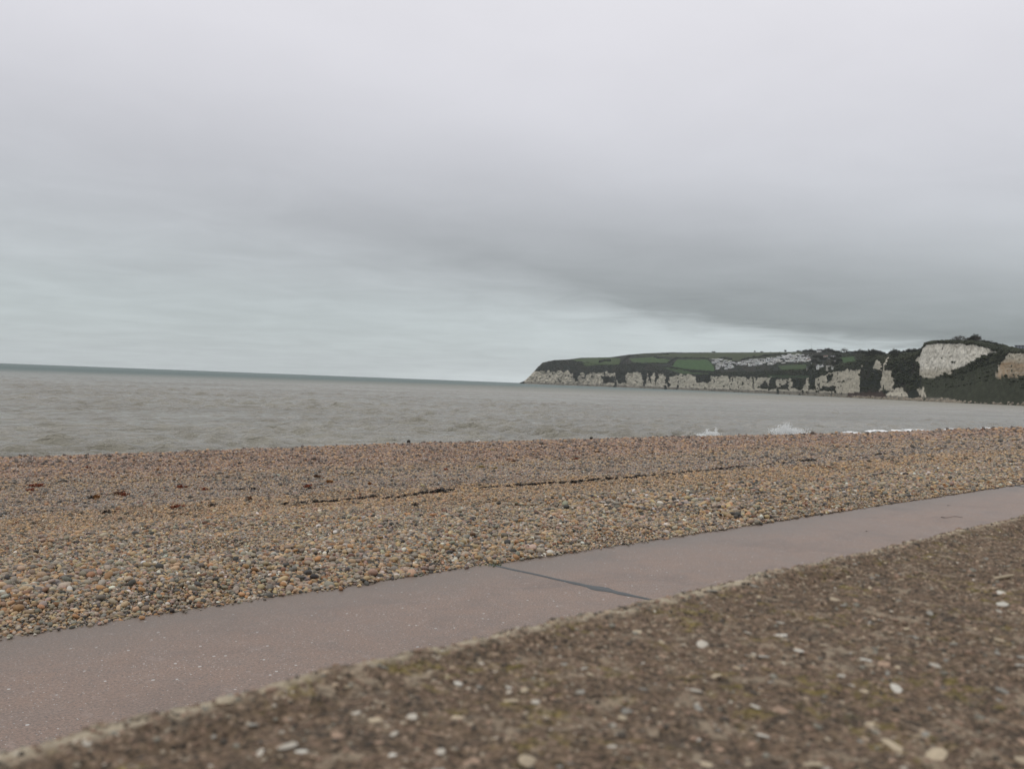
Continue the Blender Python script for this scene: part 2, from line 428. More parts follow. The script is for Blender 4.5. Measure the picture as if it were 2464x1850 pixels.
chalk_polys = [[(2105, 872), (2120, 880), (2121, 895), (2097, 893)], [(2069, 880), (2076, 880), (2073, 888), (2068, 888)],
               [(2127, 866), (2133, 866), (2127, 895), (2141, 896), (2140, 908), (2150, 918), (2148, 940), (2116, 945), (2119, 905), (2123, 890)],
               [(2217, 845), (2224, 838), (2300, 838), (2318, 843), (2345, 842), (2352, 847), (2394, 857), (2392, 862), (2360, 869), (2352, 875), (2320, 886), (2295, 895), (2290, 903), (2240, 913), (2209, 907), (2207, 885), (2201, 873), (2212, 860)],
               [(2205, 938), (2220, 934), (2228, 955), (2216, 952)], [(2128, 950), (2165, 932), (2180, 945), (2190, 962), (2130, 962)], [(2225, 962), (2250, 954), (2290, 960), (2286, 968)],
               [(2414, 874), (2424, 862), (2500, 866), (2500, 912), (2395, 913), (2400, 892)]]
for pl in chalk_polys: chalk[poly_in(wx, wy, pl)] = 1
chalk[(fbm(XS * .16, YS * .10, 0, 77, 4) > .80) & (XS > 2068)] = 0
chalk[poly_in(wx, wy, [(2110, 944), (2040, 945), (2040, 958), (2110, 958)])] = 0
FIELDS = [([(1615, 881), (1627, 866), (1700, 867), (1716, 881), (1721, 895), (1660, 892), (1613, 884)], (.038, .072, .026)),
          ([(1512, 863), (1571, 859), (1610, 867), (1607, 874), (1520, 873)], (.045, .07, .028)),
          ([(1372, 866.5), (1408, 861), (1464, 861), (1492, 863), (1487, 878), (1436, 878), (1408, 881), (1391, 870)], (.046, .064, .028)),
          ([(1500, 859), (1548, 852.5), (1700, 851), (1925, 852), (1925, 860), (1850, 862), (1790, 867), (1740, 872), (1712, 866), (1640, 862), (1570, 857)], (.046, .055, .028)),
          ([(1868, 882), (1938, 879), (1938, 892), (1880, 893)], (.04, .058, .027)), ([(2018, 866), (2050, 863), (2056, 874), (2026, 877)], (.04, .068, .03)),
          ([(1590, 884), (1640, 889), (1720, 896), (1700, 901), (1640, 900)], (.04, .062, .028)), ([(1845, 903), (1950, 906), (1940, 911), (1850, 910)], (.03, .045, .025))]
col = np.zeros(XS.shape + (3,)); n0 = fbm(XS * .2, YS * .25, 0, 81, 4)
col[:] = np.array([.020, .024, .018]) * (.65 + .8 * n0)[..., None]
brn = sstep(fbm(XS * .05, YS * .07, 0, 85, 3), .5, .65)[..., None]
col = col * (1 - brn * .6) + np.array([.036, .030, .022]) * (brn * .6)
fieldmask = np.zeros_like(XS)
for pts, c in FIELDS:
    k = poly_in(XS, YS, pts); col[k] = np.array(c) * np.array([1.22, 1.25, 1.15]) * (.85 + .3 * n0[k])[:, None]; fieldmask[k] = 1
lowr = (XS > 2215) & (chalk < .5) & (Bg < 3) & (YS > 880)
col[lowr] = (np.array([.040, .044, .028]) * (.55 + .9 * n0[lowr])[:, None])
ck = chalk > .5
st_ = fbm(XS * .06, YS * .5, 0, 91, 3); sv = fbm(XS * .5, YS * .07, 0, 93, 3)
cc = np.array([.46, .425, .345]) * (.66 + .48 * st_ + .16 * sv)[..., None]
cc = cc * (1 - .28 * sstep(fbm(XS * .3, YS * .25, 0, 95, 4), .54, .70))[..., None]
wc = sstep(XS, 2195, 2215) * (1 - sstep(XS, 2395, 2410)) * (1 - sstep(YS, 885, 905))
cc = cc * (1 + wc[..., None] * np.array([.48, .53, .66]))
org = sstep(XS, 2385, 2410) * sstep(YS, 872, 884) * np.clip(fbm(XS * .02, YS * .22, 0, 97, 3) * 1.8 - .25, 0, 1)
cc = cc * (1 - org[..., None]) + np.array([.30, .21, .125]) * org[..., None]
col[ck] = cc[ck]
hy_w = horizon_y(XS) + F * CAMZ / Rg
rim = (Zg < 5.5 + 3 * n0) & (YS > hy_w - 9)                            # dark weed and wet rock at the foot
col[rim & ck] *= .42
red = poly_in(wx, wy, [(2040, 944), (2125, 943), (2128, 957), (2040, 957)]); col[red] = np.array([.062, .044, .036])
rough_amp = np.where(ck, 4.5, 2.5) * sstep(Bg, 1.0, 1.6) * (Rg / 2500)
Rg2 = Rg + (fbm(XS * .09, YS * .03, 0, 101, 4) - .5) * 14 * sstep(Bg, 1.2, 2.4) * (1 - sstep(Bg, 4.0, 5.0)) * (Rg / 2500)
Rg2 = Rg2 + (fbm(XS * .35, YS * .35, 0, 103, 3) - .5) * rough_amp * 2.2
Zg2 = Zg * (Rg2 / Rg) ** 0 + (Rg2 - Rg) * (horizon_y(XS) - YS) / F
M_LAND, gg, b = material('chalk_cliff_and_turf', .95, .1)
p = wpos(gg); c = attr(gg, 'land')
c = gg.mix(1.0, c, gg.vec(*(gg.m('MULTIPLY_ADD', gg.noise(p, .12, 5, .65), .9, .55),) * 3), 'MULTIPLY')
gg.put(b.inputs['Base Color'], c); gg.put(b.inputs['Normal'], gg.bump(gg.noise(p, .15, 5, .7), .8, 4.0))
me = mesh_np('headland', np.stack([Rg2 * np.sin(AZg), Rg2 * np.cos(AZg), Zg2], -1).reshape(-1, 3), grid_faces(*Rg.shape)[:, ::-1], M_LAND)
set_attr(me, 'land', np.concatenate([col, np.ones(XS.shape + (1,))], -1), 'FLOAT_COLOR')
tag(obj('headland', me), 'long chalk headland with scrub, green fields and pale cliffs', 'headland', kind='structure')

# scrub: clumps of bush over the unfarmed slopes, one mass
def leaf_mat(name, c1, c2, scale):
    m, gg, b = material(name, .9, .15); p = wpos(gg)
    gg.put(b.inputs['Base Color'], gg.mix(gg.noise(p, scale, 4, .7), c1, c2)); return m
M_SCRUB = leaf_mat('scrub_leaves', (.014, .021, .014), (.060, .062, .034), .03)
M_HEDGE = leaf_mat('hedge_leaves', (.012, .018, .012), (.035, .036, .022), .06)
M_TREE = leaf_mat('tree_leaves', (.014, .020, .013), (.048, .046, .028), .10)
M_TWIG = leaf_mat('tree_twigs', (.045, .038, .030), (.085, .072, .055), .3)
ok = np.argwhere((~ck) & (fieldmask < .5) & (Bg > 1.5) & (Bg < 6.2) & (~red) & (XS > 1285) & (XS < 2600) & (YS < hy_w - 6))
pick = ok[rng.choice(len(ok), 9000, replace=False)]
v1, f1 = ICO1
i, j = pick[:, 0], pick[:, 1]
r = Rg2[i, j] + rng.uniform(-2, 2, len(i)); bz = AZg[i, j] + rng.normal(0, .0002, len(i))
size = np.minimum(rng.lognormal(.5, .38, len(i)), 3.0) * np.where(Bg[i, j] > 4.6, .55, 1.0)
size = np.where((XS[i, j] > 2215) & (YS[i, j] > 880), size * .75, size)
ctr = np.stack([r * np.sin(bz), r * np.cos(bz), Zg2[i, j] + size * .25], -1)
jit = 1 + (rng.random((len(i), len(v1))) - .5) * .75
V = ctr[:, None, :] + v1[None] * jit[..., None] * size[:, None, None] * np.array([1.25, 1.25, .85])
Fc = f1[None] + (np.arange(len(i)) * len(v1))[:, None, None]
tag(obj('scrub', mesh_np('scrub', V.reshape(-1, 3), Fc.reshape(-1, 3), M_SCRUB, False)), 'dark scrub covering the slopes above the chalk cliffs', 'scrub', kind='stuff')

# fallen chalk at the foot of the cliffs
M_CH, gg, b = material('fallen_chalk', .9, .2)
gg.put(b.inputs['Base Color'], gg.mix(gg.noise(wpos(gg), .12, 4, .7), (.42, .37, .29), (.14, .115, .09)))
n = 900
bx = np.concatenate([rng.uniform(2050, 2310, 520), rng.uniform(1900, 2680, n - 520)])
rb, zb = prof(bx)
q = rng.random(n) ** 1.6
r = rb[:, 1] - 2 + 14 * q; bz = bearing(bx); size = np.minimum(rng.lognormal(.0, .5, n), 3)
ctr = np.stack([r * np.sin(bz), r * np.cos(bz), np.interp(q, [0, 1], [0, 4]) + size * .2], -1)
V = ctr[:, None, :] + v1[None] * (1 + (rng.random((n, len(v1))) - .5) * .6)[..., None] * size[:, None, None]
tag(obj('fallen_rocks', mesh_np('fallen_rocks', V.reshape(-1, 3), (f1[None] + (np.arange(n) * len(v1))[:, None, None]).reshape(-1, 3), M_CH, False)),
    'pale fallen chalk boulders along the foot of the cliffs', 'rocks', kind='stuff')

# hedges between the fields
def hedge(pts, label, h=3.2):
    P = []
    for (xa, ya), (xb, yb) in zip(pts[:-1], pts[1:]):
        A, B = on_land(xa, ya), on_land(xb, yb); n_ = max(3, int((B - A).length / 5))
        for q_ in range(n_): P.append(A.lerp(B, q_ / n_))
    P = np.array([tuple(q_) for q_ in P]); n_ = len(P)
    hh = h * rng.uniform(.55, 1.35, n_); ww = rng.uniform(2.2, 4.2, n_)
    dirv = np.gradient(P[:, :2], axis=0); dirv /= np.linalg.norm(dirv, axis=1)[:, None] + 1e-9; nn = np.stack([-dirv[:, 1], dirv[:, 0]], -1)
    rows = []
    for (a_, z_) in ((-1, -1.5), (-.9, .55), (-.3, 1), (.4, .95), (.9, .5), (1, -1.5)):
        jw = ww * a_ * rng.uniform(.8, 1.2, n_)
        rows.append(np.concatenate([P[:, :2] + nn * jw[:, None], (P[:, 2] + hh * z_ * rng.uniform(.8, 1.2, n_))[:, None]], 1))
    V_ = np.stack(rows, 0)
    o = obj('hedge', mesh_np('hedge', V_.reshape(-1, 3), grid_faces(6, n_), M_HEDGE, False))
    return tag(o, label, 'hedge', 'field hedges on the headland')
hedge([(1612, 884), (1660, 892.5), (1722, 896)], 'dark hedge along the lower side of the brightest green field')
hedge([(1606, 875), (1616, 868), (1627, 862)], 'thick dark hedge climbing beside the brightest green field', 5)
hedge([(1625, 863.5), (1665, 862.5), (1704, 865)], 'dark hedge along the upper side of the brightest green field')
hedge([(1492, 878), (1500, 868), (1512, 858)], 'broad dark hedge dividing the two western hill fields', 7)
hedge([(1512, 858.5), (1560, 856), (1610, 853.5)], 'long thin hedge just below the headland skyline')
hedge([(1520, 874), (1570, 875.5), (1606, 876.5)], 'dark hedge along the lower side of the middle hill field')
hedge([(1572, 860), (1582, 864), (1592, 861)], 'short thick hedge jutting into the middle hill field', 5)
hedge([(1390, 871), (1405, 874), (1420, 873)], 'short dark hedge in the westernmost hill field')
hedge([(1440, 873), (1452, 868), (1468, 870)], 'bushy hedge clump at the side of the westernmost field', 6)
hedge([(1782, 869), (1810, 864), (1850, 860), (1900, 857.5)], 'long dark hedge running above the caravan rows', 6)
hedge([(1728, 866), (1745, 865), (1758, 868)], 'dark thicket hedge above the end of the caravan park', 6)
hedge([(1722, 896), (1718, 884), (1704, 867)], 'dark hedge between the bright field and the caravans', 3)

# ------------------------------------------------------------------ trees on the skyline
def tree_meshes(seed, bare):
    r_ = np.random.default_rng(seed)
    tv, tf = [], []
    def limb(a, b_, ra, rb_, n=5):
        a, b_ = np.array(a), np.array(b_); d = b_ - a; d /= np.linalg.norm(d)
        u = np.cross(d, [0.3, .8, .2]); u /= np.linalg.norm(u); v = np.cross(d, u); o_ = len(tv)
        for P_, rad in ((a, ra), (b_, rb_)):
            for k in range(n):
                an = 2 * math.pi * k / n; tv.append(P_ + (u * math.cos(an) + v * math.sin(an)) * rad)
        for k in range(n): tf.append([o_ + k, o_ + (k + 1) % n, o_ + n + (k + 1) % n, o_ + n + k])
    limb((0, 0, -.15), (.01, 0, .38), .045, .03)
    tips = []
    for k in range(9):
        an = k * 2.4 + r_.uniform(-.3, .3); z0 = r_.uniform(.22, .40); L = r_.uniform(.28, .5)
        e = np.array([math.cos(an) * L * .95, math.sin(an) * L * .95, z0 + r_.uniform(.15, .5)])
        limb((0, 0, z0), e, .02, .007, 4)
        for q_ in range(4):
            e2 = e + r_.normal(0, .13, 3) + np.array([0, 0, .06]); limb(e, e2, .007, .003, 3); tips.append(e2)
        tips.append(e)
    tips = np.array(tips)
    n_ = 420 if bare else 1000
    c_ = tips[r_.integers(0, len(tips), n_)] + r_.normal(0, .085 if bare else .10, (n_, 3))
    c_[:, 2] = np.maximum(c_[:, 2], .12)
    s_ = r_.uniform(.022, .05, n_) * (1.0 if bare else 1.35)
    a_ = r_.normal(0, 1, (n_, 3)); a_ /= np.linalg.norm(a_, axis=1)[:, None]
    b2 = np.cross(a_, r_.normal(0, 1, (n_, 3))); b2 /= np.linalg.norm(b2, axis=1)[:, None]
    V_ = np.stack([c_ - a_ * s_[:, None], c_ + b2 * s_[:, None], c_ + a_ * s_[:, None], c_ - b2 * s_[:, None]], 1).reshape(-1, 3)
    lf = np.arange(n_ * 4).reshape(-1, 4)
    return mesh_np('trunk', np.array(tv), np.array(tf), M_TWIG), mesh_np('crown', V_, lf, M_TWIG if bare else M_TREE, False)
TREES = [tree_meshes(k, k >= 4) for k in range(6)]
def tree(x, y, hpx, wpx, label, group, bare=False):
    P = on_land(x, y); dist = P.length
    k = random.choice([4, 5] if bare else [0, 1, 2, 3])
    e = empty('tree', P - Vector((0, 0, .3)), random.uniform(0, 6.28))
    h = hpx * dist / F * 1.12; wd = wpx * dist / F
    for me_ in TREES[k]:
        o = obj(me_.name, me_, e); o.scale = (wd * 1.0, wd * 1.0, h / .9)
    tag(e, label, 'tree', group)
L1, G1 = 'bare-topped dark tree crowning the tall white cliff', 'trees on top of the white cliff'
for a in [(2296, 836.5, 10, 16), (2306, 836.5, 11, 15), (2318, 837, 8, 14), (2330, 837.5, 9, 14), (2341, 838, 12, 16), (2348, 839, 11, 12)]: tree(*a, L1, G1, random.random() < .35)
L1, G1 = 'low round bush on the slope falling away behind the white cliff', 'bushes behind the white cliff'
for a in [(2362, 841.5, 6, 12), (2374, 843, 5.5, 12), (2388, 845, 4.5, 10), (2401, 847.5, 4, 9), (2256, 837, 3, 9), (2270, 837, 2.6, 9), (2284, 837, 2.6, 9), (2236, 838, 2.5, 7)]: tree(*a, L1, G1)
L1, G1 = 'dark tree in the wooded skyline between the houses and white cliff', 'trees of the wooded skyline'
for a in [(2049, 857, 4, 12), (2058, 857, 5, 12), (2067, 857, 6.5, 12), (2076, 858, 5, 12), (2084, 859, 6, 12), (2093, 859, 8.5, 14), (2102, 859, 7, 12), (2112, 859, 6.5, 12), (2119, 860, 5, 10),
          (2140, 860, 5, 9), (2146, 861, 9, 13), (2156, 860, 6, 12), (2165, 860, 6, 12), (2174, 859, 5.5, 11), (2183, 859, 7, 13), (2192, 858, 8.5, 15), (2202, 857, 6, 12), (2210, 856, 6, 10), (2100, 868, 9, 14), (2086, 866, 8, 13), (2150, 868, 9, 14)]: tree(*a, L1, G1)
tree(2027, 855, 8.5, 17, 'wide leafless round-crowned tree standing alone beside the hamlet', 'single trees of the hamlet', True)
L1, G1 = 'dark tree standing among the hamlet houses', 'trees of the hamlet'
for a in [(1932, 852, 4, 9), (1940, 852.5, 5, 10), (1947, 852.5, 6.5, 9), (1954, 853, 4.5, 10), (1978, 853, 5, 10), (1987, 853, 7, 12), (1996, 854, 6, 12), (2006, 855, 4.5, 11), (2015, 856, 4.5, 10), (2037, 856, 4, 10),
          (1957, 866, 6, 10), (1968, 868, 7, 12), (1978, 872, 7, 12), (2001, 871, 7, 11), (2013, 866, 6, 11), (1956, 878, 7, 12), (1966, 881, 6, 10), (2006, 884, 8, 13), (2016, 878, 8, 12), (1950, 892, 7, 12)]: tree(*a, L1, G1)
for a, l in [((1714, 850.5, 2.6, 8), 'low thorn clump on the ridge above the bright green field'), ((1812, 851, 3.6, 3), 'thin lone tree on the ridge above the caravans'),
             ((1886, 851.3, 4, 4.5), 'small dark lone tree on the ridge towards the hamlet'), ((1829, 851, 1.8, 6), 'tiny low bush on the ridge beside the lone thin tree'), ((1917, 851.5, 3, 8), 'squat bush where the open ridge meets the hamlet')]:
    tree(*a, l, 'lone trees on the ridge')

# ------------------------------------------------------------------ houses
def plain(name, c, rough=.8, var=.12, scale=1.0):
    m, gg, b = material(name, rough, .25); n_ = gg.noise(wpos(gg), scale, 4, .6)
    gg.put(b.inputs['Base Color'], gg.mix(1.0, c, gg.vec(*(gg.m('MULTIPLY_ADD', n_, 2 * var, 1 - var),) * 3), 'MULTIPLY')); return m
M_WHITE = plain('white_render', (.62, .62, .60)); M_CREAM = plain('cream_render', (.42, .40, .36)); M_ROOF = plain('slate_roof', (.07, .072, .078)); M_TILE = plain('clay_roof', (.16, .09, .07))
M_GLASS, gg, b = material('window_glass', .15, .5); b.inputs['Base Color'].default_value = (.02, .025, .03, 1)
M_GREYW = plain('grey_blue_cladding', (.20, .22, .25))
def box(x0, x1, y0, y1, z0, z1):
    v = [(x, y, z) for z in (z0, z1) for x, y in ((x0, y0), (x1, y0), (x1, y1), (x0, y1))]
    return v, [(3, 2, 1, 0), (4, 5, 6, 7), (0, 1, 5, 4), (1, 2, 6, 5), (2, 3, 7, 6), (3, 0, 4, 7)]
def boxobj(name, b_, mat, parent, **kw):
    v, f = box(*b_); return obj(name, mesh_np(name, v, f, mat, False), parent)
def house(x, y, wpx, hpx, label, wall=M_WHITE, roof=M_ROOF, gables=0, flat=False, turn=0., floors=2):
    P = on_land(x, y); k = P.length / F
    W = wpx * k; H = hpx * k; Dp = min(9., W * .7)
    e = empty('house', P, -math.atan2(P.x, P.y) + turn)
    hw = H if flat else H * .62
    boxobj('wall', (-W / 2, W / 2, -Dp / 2, Dp / 2, -3, hw), wall, e)
    if flat:
        boxobj('roof', (-W / 2 - .4, W / 2 + .4, -Dp / 2 - .4, Dp / 2 + .4, hw + .003, hw + .5), roof, e)
    else:
        o_ = .35; v = [(-W / 2 - o_, -Dp / 2 - o_, hw - .1), (W / 2 + o_, -Dp / 2 - o_, hw - .1), (W / 2 + o_, Dp / 2 + o_, hw - .1), (-W / 2 - o_, Dp / 2 + o_, hw - .1), (-W / 2 - o_, 0, H), (W / 2 + o_, 0, H)]
        rf = obj('roof', bpy.data.meshes.new('roof'), e); rf.data.from_pydata(v, [], [(0, 1, 5, 4), (2, 3, 4, 5), (0, 4, 3), (1, 2, 5), (3, 2, 1, 0)]); rf.data.materials.append(roof)
        boxobj('chimney', (W * .28, W * .28 + .9, -.5, .5, H - .9, H + 1.1), wall, rf)
    for gi in range(gables):
        gx = (gi + .5) / gables * W - W / 2; gw = W / gables * .36; y0 = -Dp / 2 - 1.2
        v = [(gx - gw, y0, -2), (gx + gw, y0, -2), (gx + gw, y0, hw), (gx - gw, y0, hw), (gx, y0, H * 1.02)]
        v += [(q_[0], 0, q_[2]) for q_ in v]
        ga = obj('gable', bpy.data.meshes.new('gable'), e); ga.data.from_pydata(v, [], [(0, 1, 2, 4, 3), (1, 6, 7, 2), (5, 0, 3, 8), (3, 4, 9, 8), (4, 2, 7, 9)]); ga.data.materials.append(wall)
    nw = max(2, int(W / 3.2))
    for fl in range(floors):
        for q_ in range(nw):
            cx = (q_ + .5) / nw * W - W / 2; cz = hw * (fl + .5) / floors; yy = -Dp / 2 - (1.25 if gables else .05)
            if gables and min(abs(cx - ((gi + .5) / gables * W - W / 2)) for gi in range(gables)) > W / gables * .3: yy = -Dp / 2 - .05
            wn = boxobj('window', (cx - .55, cx + .55, yy, yy + .2, cz - .6, cz + .6), M_GLASS, e)
    tag(e, label, 'house', 'houses of the clifftop hamlet')
house(1971, 889.5, 17, 8.5, 'white house with two pointed gables above the dark scrub', gables=2)
house(1992, 892, 13, 8, 'pale flat-roofed house with tall openings beside the gabled house', M_CREAM, M_WHITE, flat=True)
house(2006, 889, 14, 1.8, 'long low white terrace building beside the flat-roofed house', flat=True, roof=M_WHITE, floors=1)
house(1967.5, 852.5, 11, 7, 'white house with a dark roof on the hamlet skyline')
house(2002.5, 864.5, 12, 4.5, 'long white house high in the trees under the bare round tree', turn=.2)
house(1983, 864.5, 9, 4.5, 'pinkish cream house below the skyline house', M_CREAM, M_TILE)
house(1993.5, 869.5, 4.5, 5, 'small bright white cottage below the long white house')
house(2009, 874.5, 8, 3.5, 'small grey cottage low at the edge of the green paddock', M_CREAM, turn=-.3)
house(2015, 873, 4, 3, 'tiny pale outbuilding next to the green paddock', floors=1)
house(1943, 872.5, 8, 5, 'cream bungalow at the end of the caravan rows', M_CREAM, M_TILE, turn=.3)
house(1948, 880.5, 4, 3.5, 'tiny white cottage below the cream bungalow', floors=1)
house(1941.5, 891.5, 6, 5, 'grey cottage low in the trees below the caravans', M_CREAM)
house(1939.5, 862, 4, 3.5, 'tiny white cottage just above the caravan rows', floors=1)
house(2452, 855, 24, 6.5, 'grey-blue flat-roofed building on the slope right of white cliff', M_GREYW, M_ROOF, flat=True)
P = on_land(1948, 851)
mv, mf = [], []
for k in range(6):
    for z_, r_ in ((-2, .35), (24, .12)): mv.append((math.cos(k * 1.047) * r_, math.sin(k * 1.047) * r_, z_))
mf = [(2 * k, (2 * k + 2) % 12, (2 * k + 3) % 12, 2 * k + 1) for k in range(6)]
o = obj('radio_mast', mesh_np('radio_mast', mv, mf, M_GREYW)); o.location = P; tag(o, 'thin tall mast rising beside the hamlet skyline house', 'mast')

# ------------------------------------------------------------------ caravans
def caravan_mesh(wall):
    prof_ = [(-1.6, 0.45), (1.6, .45), (1.65, 2.6), (0, 3.25), (-1.65, 2.6)]
    v = [(x_, y_, z_) for x_ in (-5, 5) for y_, z_ in prof_]
    f = [(4, 3, 2, 1, 0), (5, 6, 7, 8, 9)] + [(k, (k + 1) % 5, (k + 1) % 5 + 5, k + 5) for k in range(5)]
    for wx_ in (-3.4, -1.2, 1.2, 3.4):
        for y_ in (-1.66, 1.66):
            o_ = len(v); v += [(wx_ - .6, y_, 1.4), (wx_ + .6, y_, 1.4), (wx_ + .6, y_, 2.2), (wx_ - .6, y_, 2.2)]; f.append((o_, o_ + 1, o_ + 2, o_ + 3))
    o_ = len(v); bv, bf = box(-4.6, 4.6, -1.4, 1.4, -1.0, .447); v += bv; f += [tuple(q_ + o_ for q_ in p_) for p_ in bf]
    me_ = bpy.data.meshes.new('static_caravan'); me_.from_pydata(v, [], f)
    me_.materials.append(wall); me_.materials.append(M_GLASS); me_.materials.append(M_ROOF)
    for k, p_ in enumerate(me_.polygons): p_.material_index = 0 if k < 7 else (1 if k < 15 else 2)
    return me_
CAR = [caravan_mesh(plain('caravan_panel', c)) for c in ((.78, .78, .76), (.66, .65, .61), (.55, .55, .54), (.62, .64, .63))]
zp = lambda a: [(1640 + x_ / 5.267, 800 + y_ / 5.267) for x_, y_ in a]
left_p = zp([(335, 352), (420, 342), (600, 378), (662, 408), (655, 452), (560, 498), (520, 455), (440, 492), (415, 440), (375, 390)])
right_p = zp([(662, 408), (830, 366), (1100, 346), (1350, 306), (1500, 306), (1625, 365), (1605, 402), (1450, 402), (1200, 424), (880, 444), (740, 444)])
cnt = 0
for pts, grp_, lab in ((left_p, 'caravans in the western block', lambda x_, y_: 'in the crowded block ' + ('beside the bright green field' if x_ < 1732 else 'next to the long rows')),
                       (right_p, 'caravans in the long rows', lambda x_, y_: 'in the long rows ' + ('next to the crowded block' if x_ < 1805 else 'midway along the slope' if x_ < 1875 else 'close to the hamlet'))):
    x0, x1 = min(q_[0] for q_ in pts), max(q_[0] for q_ in pts); y0, y1 = min(q_[1] for q_ in pts), max(q_[1] for q_ in pts)
    yrow = y0
    while yrow < y1:
        x_ = x0 + random.uniform(0, 4)
        while x_ < x1:
            xx, yy = x_ + random.uniform(-.8, .8), yrow + random.uniform(-.7, .7) 
            if poly_in(np.array([xx]), np.array([yy]), pts)[0] and random.random() < .86:
                P = on_land(xx, yy)
                o = obj('static_caravan', random.choice(CAR)); o.location = P + Vector((0, 0, .9))
                o.rotation_euler = (0, 0, -math.atan2(P.x, P.y) + random.choice([0, 0, .35, -.3, .7, 1.4]) + random.uniform(-.15, .15))
                ci_ = CAR.index(o.data); an_ = abs(math.sin(o.rotation_euler[2] + math.atan2(P.x, P.y)))
                lb_ = ('bright white', 'cream', 'grey', 'greenish white')[ci_] + (' side-on' if an_ < .25 else ' slanted' if an_ < .85 else ' end-on') + ' static caravan ' + lab(xx, yy)
                tag(o, lb_, 'caravan', grp_); cnt += 1
            x_ += random.uniform(5.6, 8.2)
        yrow += 2.9
print('caravans', cnt)

# ------------------------------------------------------------------ promenade
PZ = CAMZ - 1.2
DE = 4.38; DW = .537                     # seaward edge of promenade, edge of wall top
def conc_mat():
    m, gg, b = material('promenade_concrete', .6, .45)
    p = wpos(gg); sp = gg.n('ShaderNodeSeparateXYZ'); gg.put(sp.inputs[0], p)
    al = gg.m('ADD', gg.m('MULTIPLY', sp.outputs[0], float(Dv[0])), gg.m('MULTIPLY', sp.outputs[1], float(Dv[1])))
    of = gg.m('ADD', gg.m('MULTIPLY', sp.outputs[0], float(Nv[0])), gg.m('MULTIPLY', sp.outputs[1], float(Nv[1])))
    sdv = gg.vec(al, of, 0.0)
    big = gg.noise(sdv, .9, 5, .6)
    col = gg.mix(big, (.204, .135, .096), (.286, .202, .154))
    n2_ = gg.noise(sdv, 5.5, 5, .65, .3)
    col = gg.mix(gg.ss(n2_, .3, .75, 0, .55), col, (.20, .158, .132))
    fine = gg.noise(sdv, 85, 5, .85)
    col = gg.mix(1.0, col, gg.vec(*(gg.m('MAXIMUM', gg.m('MULTIPLY_ADD', fine, 2.9, -.45), .2),) * 3), 'MULTIPLY')
    # grit: pale and dark grains in the surface
    vc = gg.n('ShaderNodeSeparateColor'); gg.put(vc.inputs[0], gg.voro(sdv, 150, out='Color')); vd = gg.voro(sdv, 150)
    spot = gg.m('MULTIPLY', gg.m('GREATER_THAN', vc.outputs[0], .968), gg.m('LESS_THAN', vd, .42))
    col = gg.mix(gg.m('MULTIPLY', spot, .8), col, (.55, .53, .50))
    spd = gg.m('MULTIPLY', gg.m('LESS_THAN', vc.outputs[0], .12), gg.m('LESS_THAN', vd, .45))
    col = gg.mix(gg.m('MULTIPLY', spd, .7), col, (.075, .072, .072))
    vc2 = gg.n('ShaderNodeSeparateColor'); gg.put(vc2.inputs[0], gg.voro(sdv, 42, out='Color')); vd2 = gg.voro(sdv, 42)
    sp2 = gg.m('MULTIPLY', gg.m('GREATER_THAN', vc2.outputs[1], .972), gg.m('LESS_THAN', vd2, .27))
    col = gg.mix(gg.m('MULTIPLY', sp2, .9), col, (.58, .57, .54))
    # damp stains and worn patches
    stn = gg.ss(gg.noise(gg.vec(gg.m('MULTIPLY', al, .8), of, 0.0), 1.5, 6, .7, .8), .48, .68)
    col = gg.mix(gg.m('MULTIPLY', stn, .4), col, (.125, .098, .082))
    wrn = gg.ss(gg.noise(sdv, 12, 5, .7, .4), .56, .7)
    col = gg.mix(gg.m('MULTIPLY', wrn, .35), col, (.36, .29, .25))
    # algae-grey margin along the shingle
    mg = gg.ss(gg.m('ADD', of, gg.m('MULTIPLY', gg.m('SUBTRACT', gg.noise(sdv, 1.6, 4, .6), .5), .5)), 3.75, 4.35)
    col = gg.mix(gg.m('MULTIPLY', mg, .55), col, (.155, .138, .118))
    gg.put(b.inputs['Base Color'], col)
    # brushed finish across the walk
    br = gg.noise(gg.vec(gg.m('MULTIPLY', al, 1.0), gg.m('MULTIPLY', of, .06), 0.0), 160, 3, .6)
    h = gg.m('ADD', gg.m('MULTIPLY', br, .5), gg.m('MULTIPLY', fine, .8))
    gg.put(b.inputs['Normal'], gg.bump(h, .5, .006))
    gg.put(b.inputs['Roughness'], gg.m('MULTIPLY_ADD', big, .25, .34))
    return m
M_CONC = conc_mat()
prom = empty('promenade', (0, 0, PZ - .2)); tag(prom, 'pinkish concrete promenade slabs beside the shingle', 'promenade', kind='structure')
ja, jb = at_z(1186, 1361, PZ), at_z(1545, 1440, PZ)
sA, dA = xy_sd(ja.x, ja.y); sB, dB = xy_sd(jb.x, jb.y)
slope_j = (sB - sA) / (dB - dA)
def joint_s(d, k): return sA + (d - dA) * slope_j + k * 10.1
D0, D1 = -.30, DE + .12
for k in range(-3, 9):
    e0, e1 = (.016, -.016)
    top = .004 * (k % 2)
    q = [sd_xy(joint_s(D0, k) + e0, D0), sd_xy(joint_s(D0, k + 1) + e1, D0), sd_xy(joint_s(D1, k + 1) + e1, D1), sd_xy(joint_s(D1, k) + e0, D1)]
    v = [(x_, y_, .2 + top - .25) for x_, y_ in q] + [(x_, y_, .2 + top) for x_, y_ in q]
    o = obj('slab', mesh_np('slab', v, [(3, 2, 1, 0), (4, 5, 6, 7), (0, 1, 5, 4), (1, 2, 6, 5), (2, 3, 7, 6), (3, 0, 4, 7)], M_CONC, False), prom)
M_SEAL = plain('joint_sealant', (.105, .112, .114), .6, .2, 12)
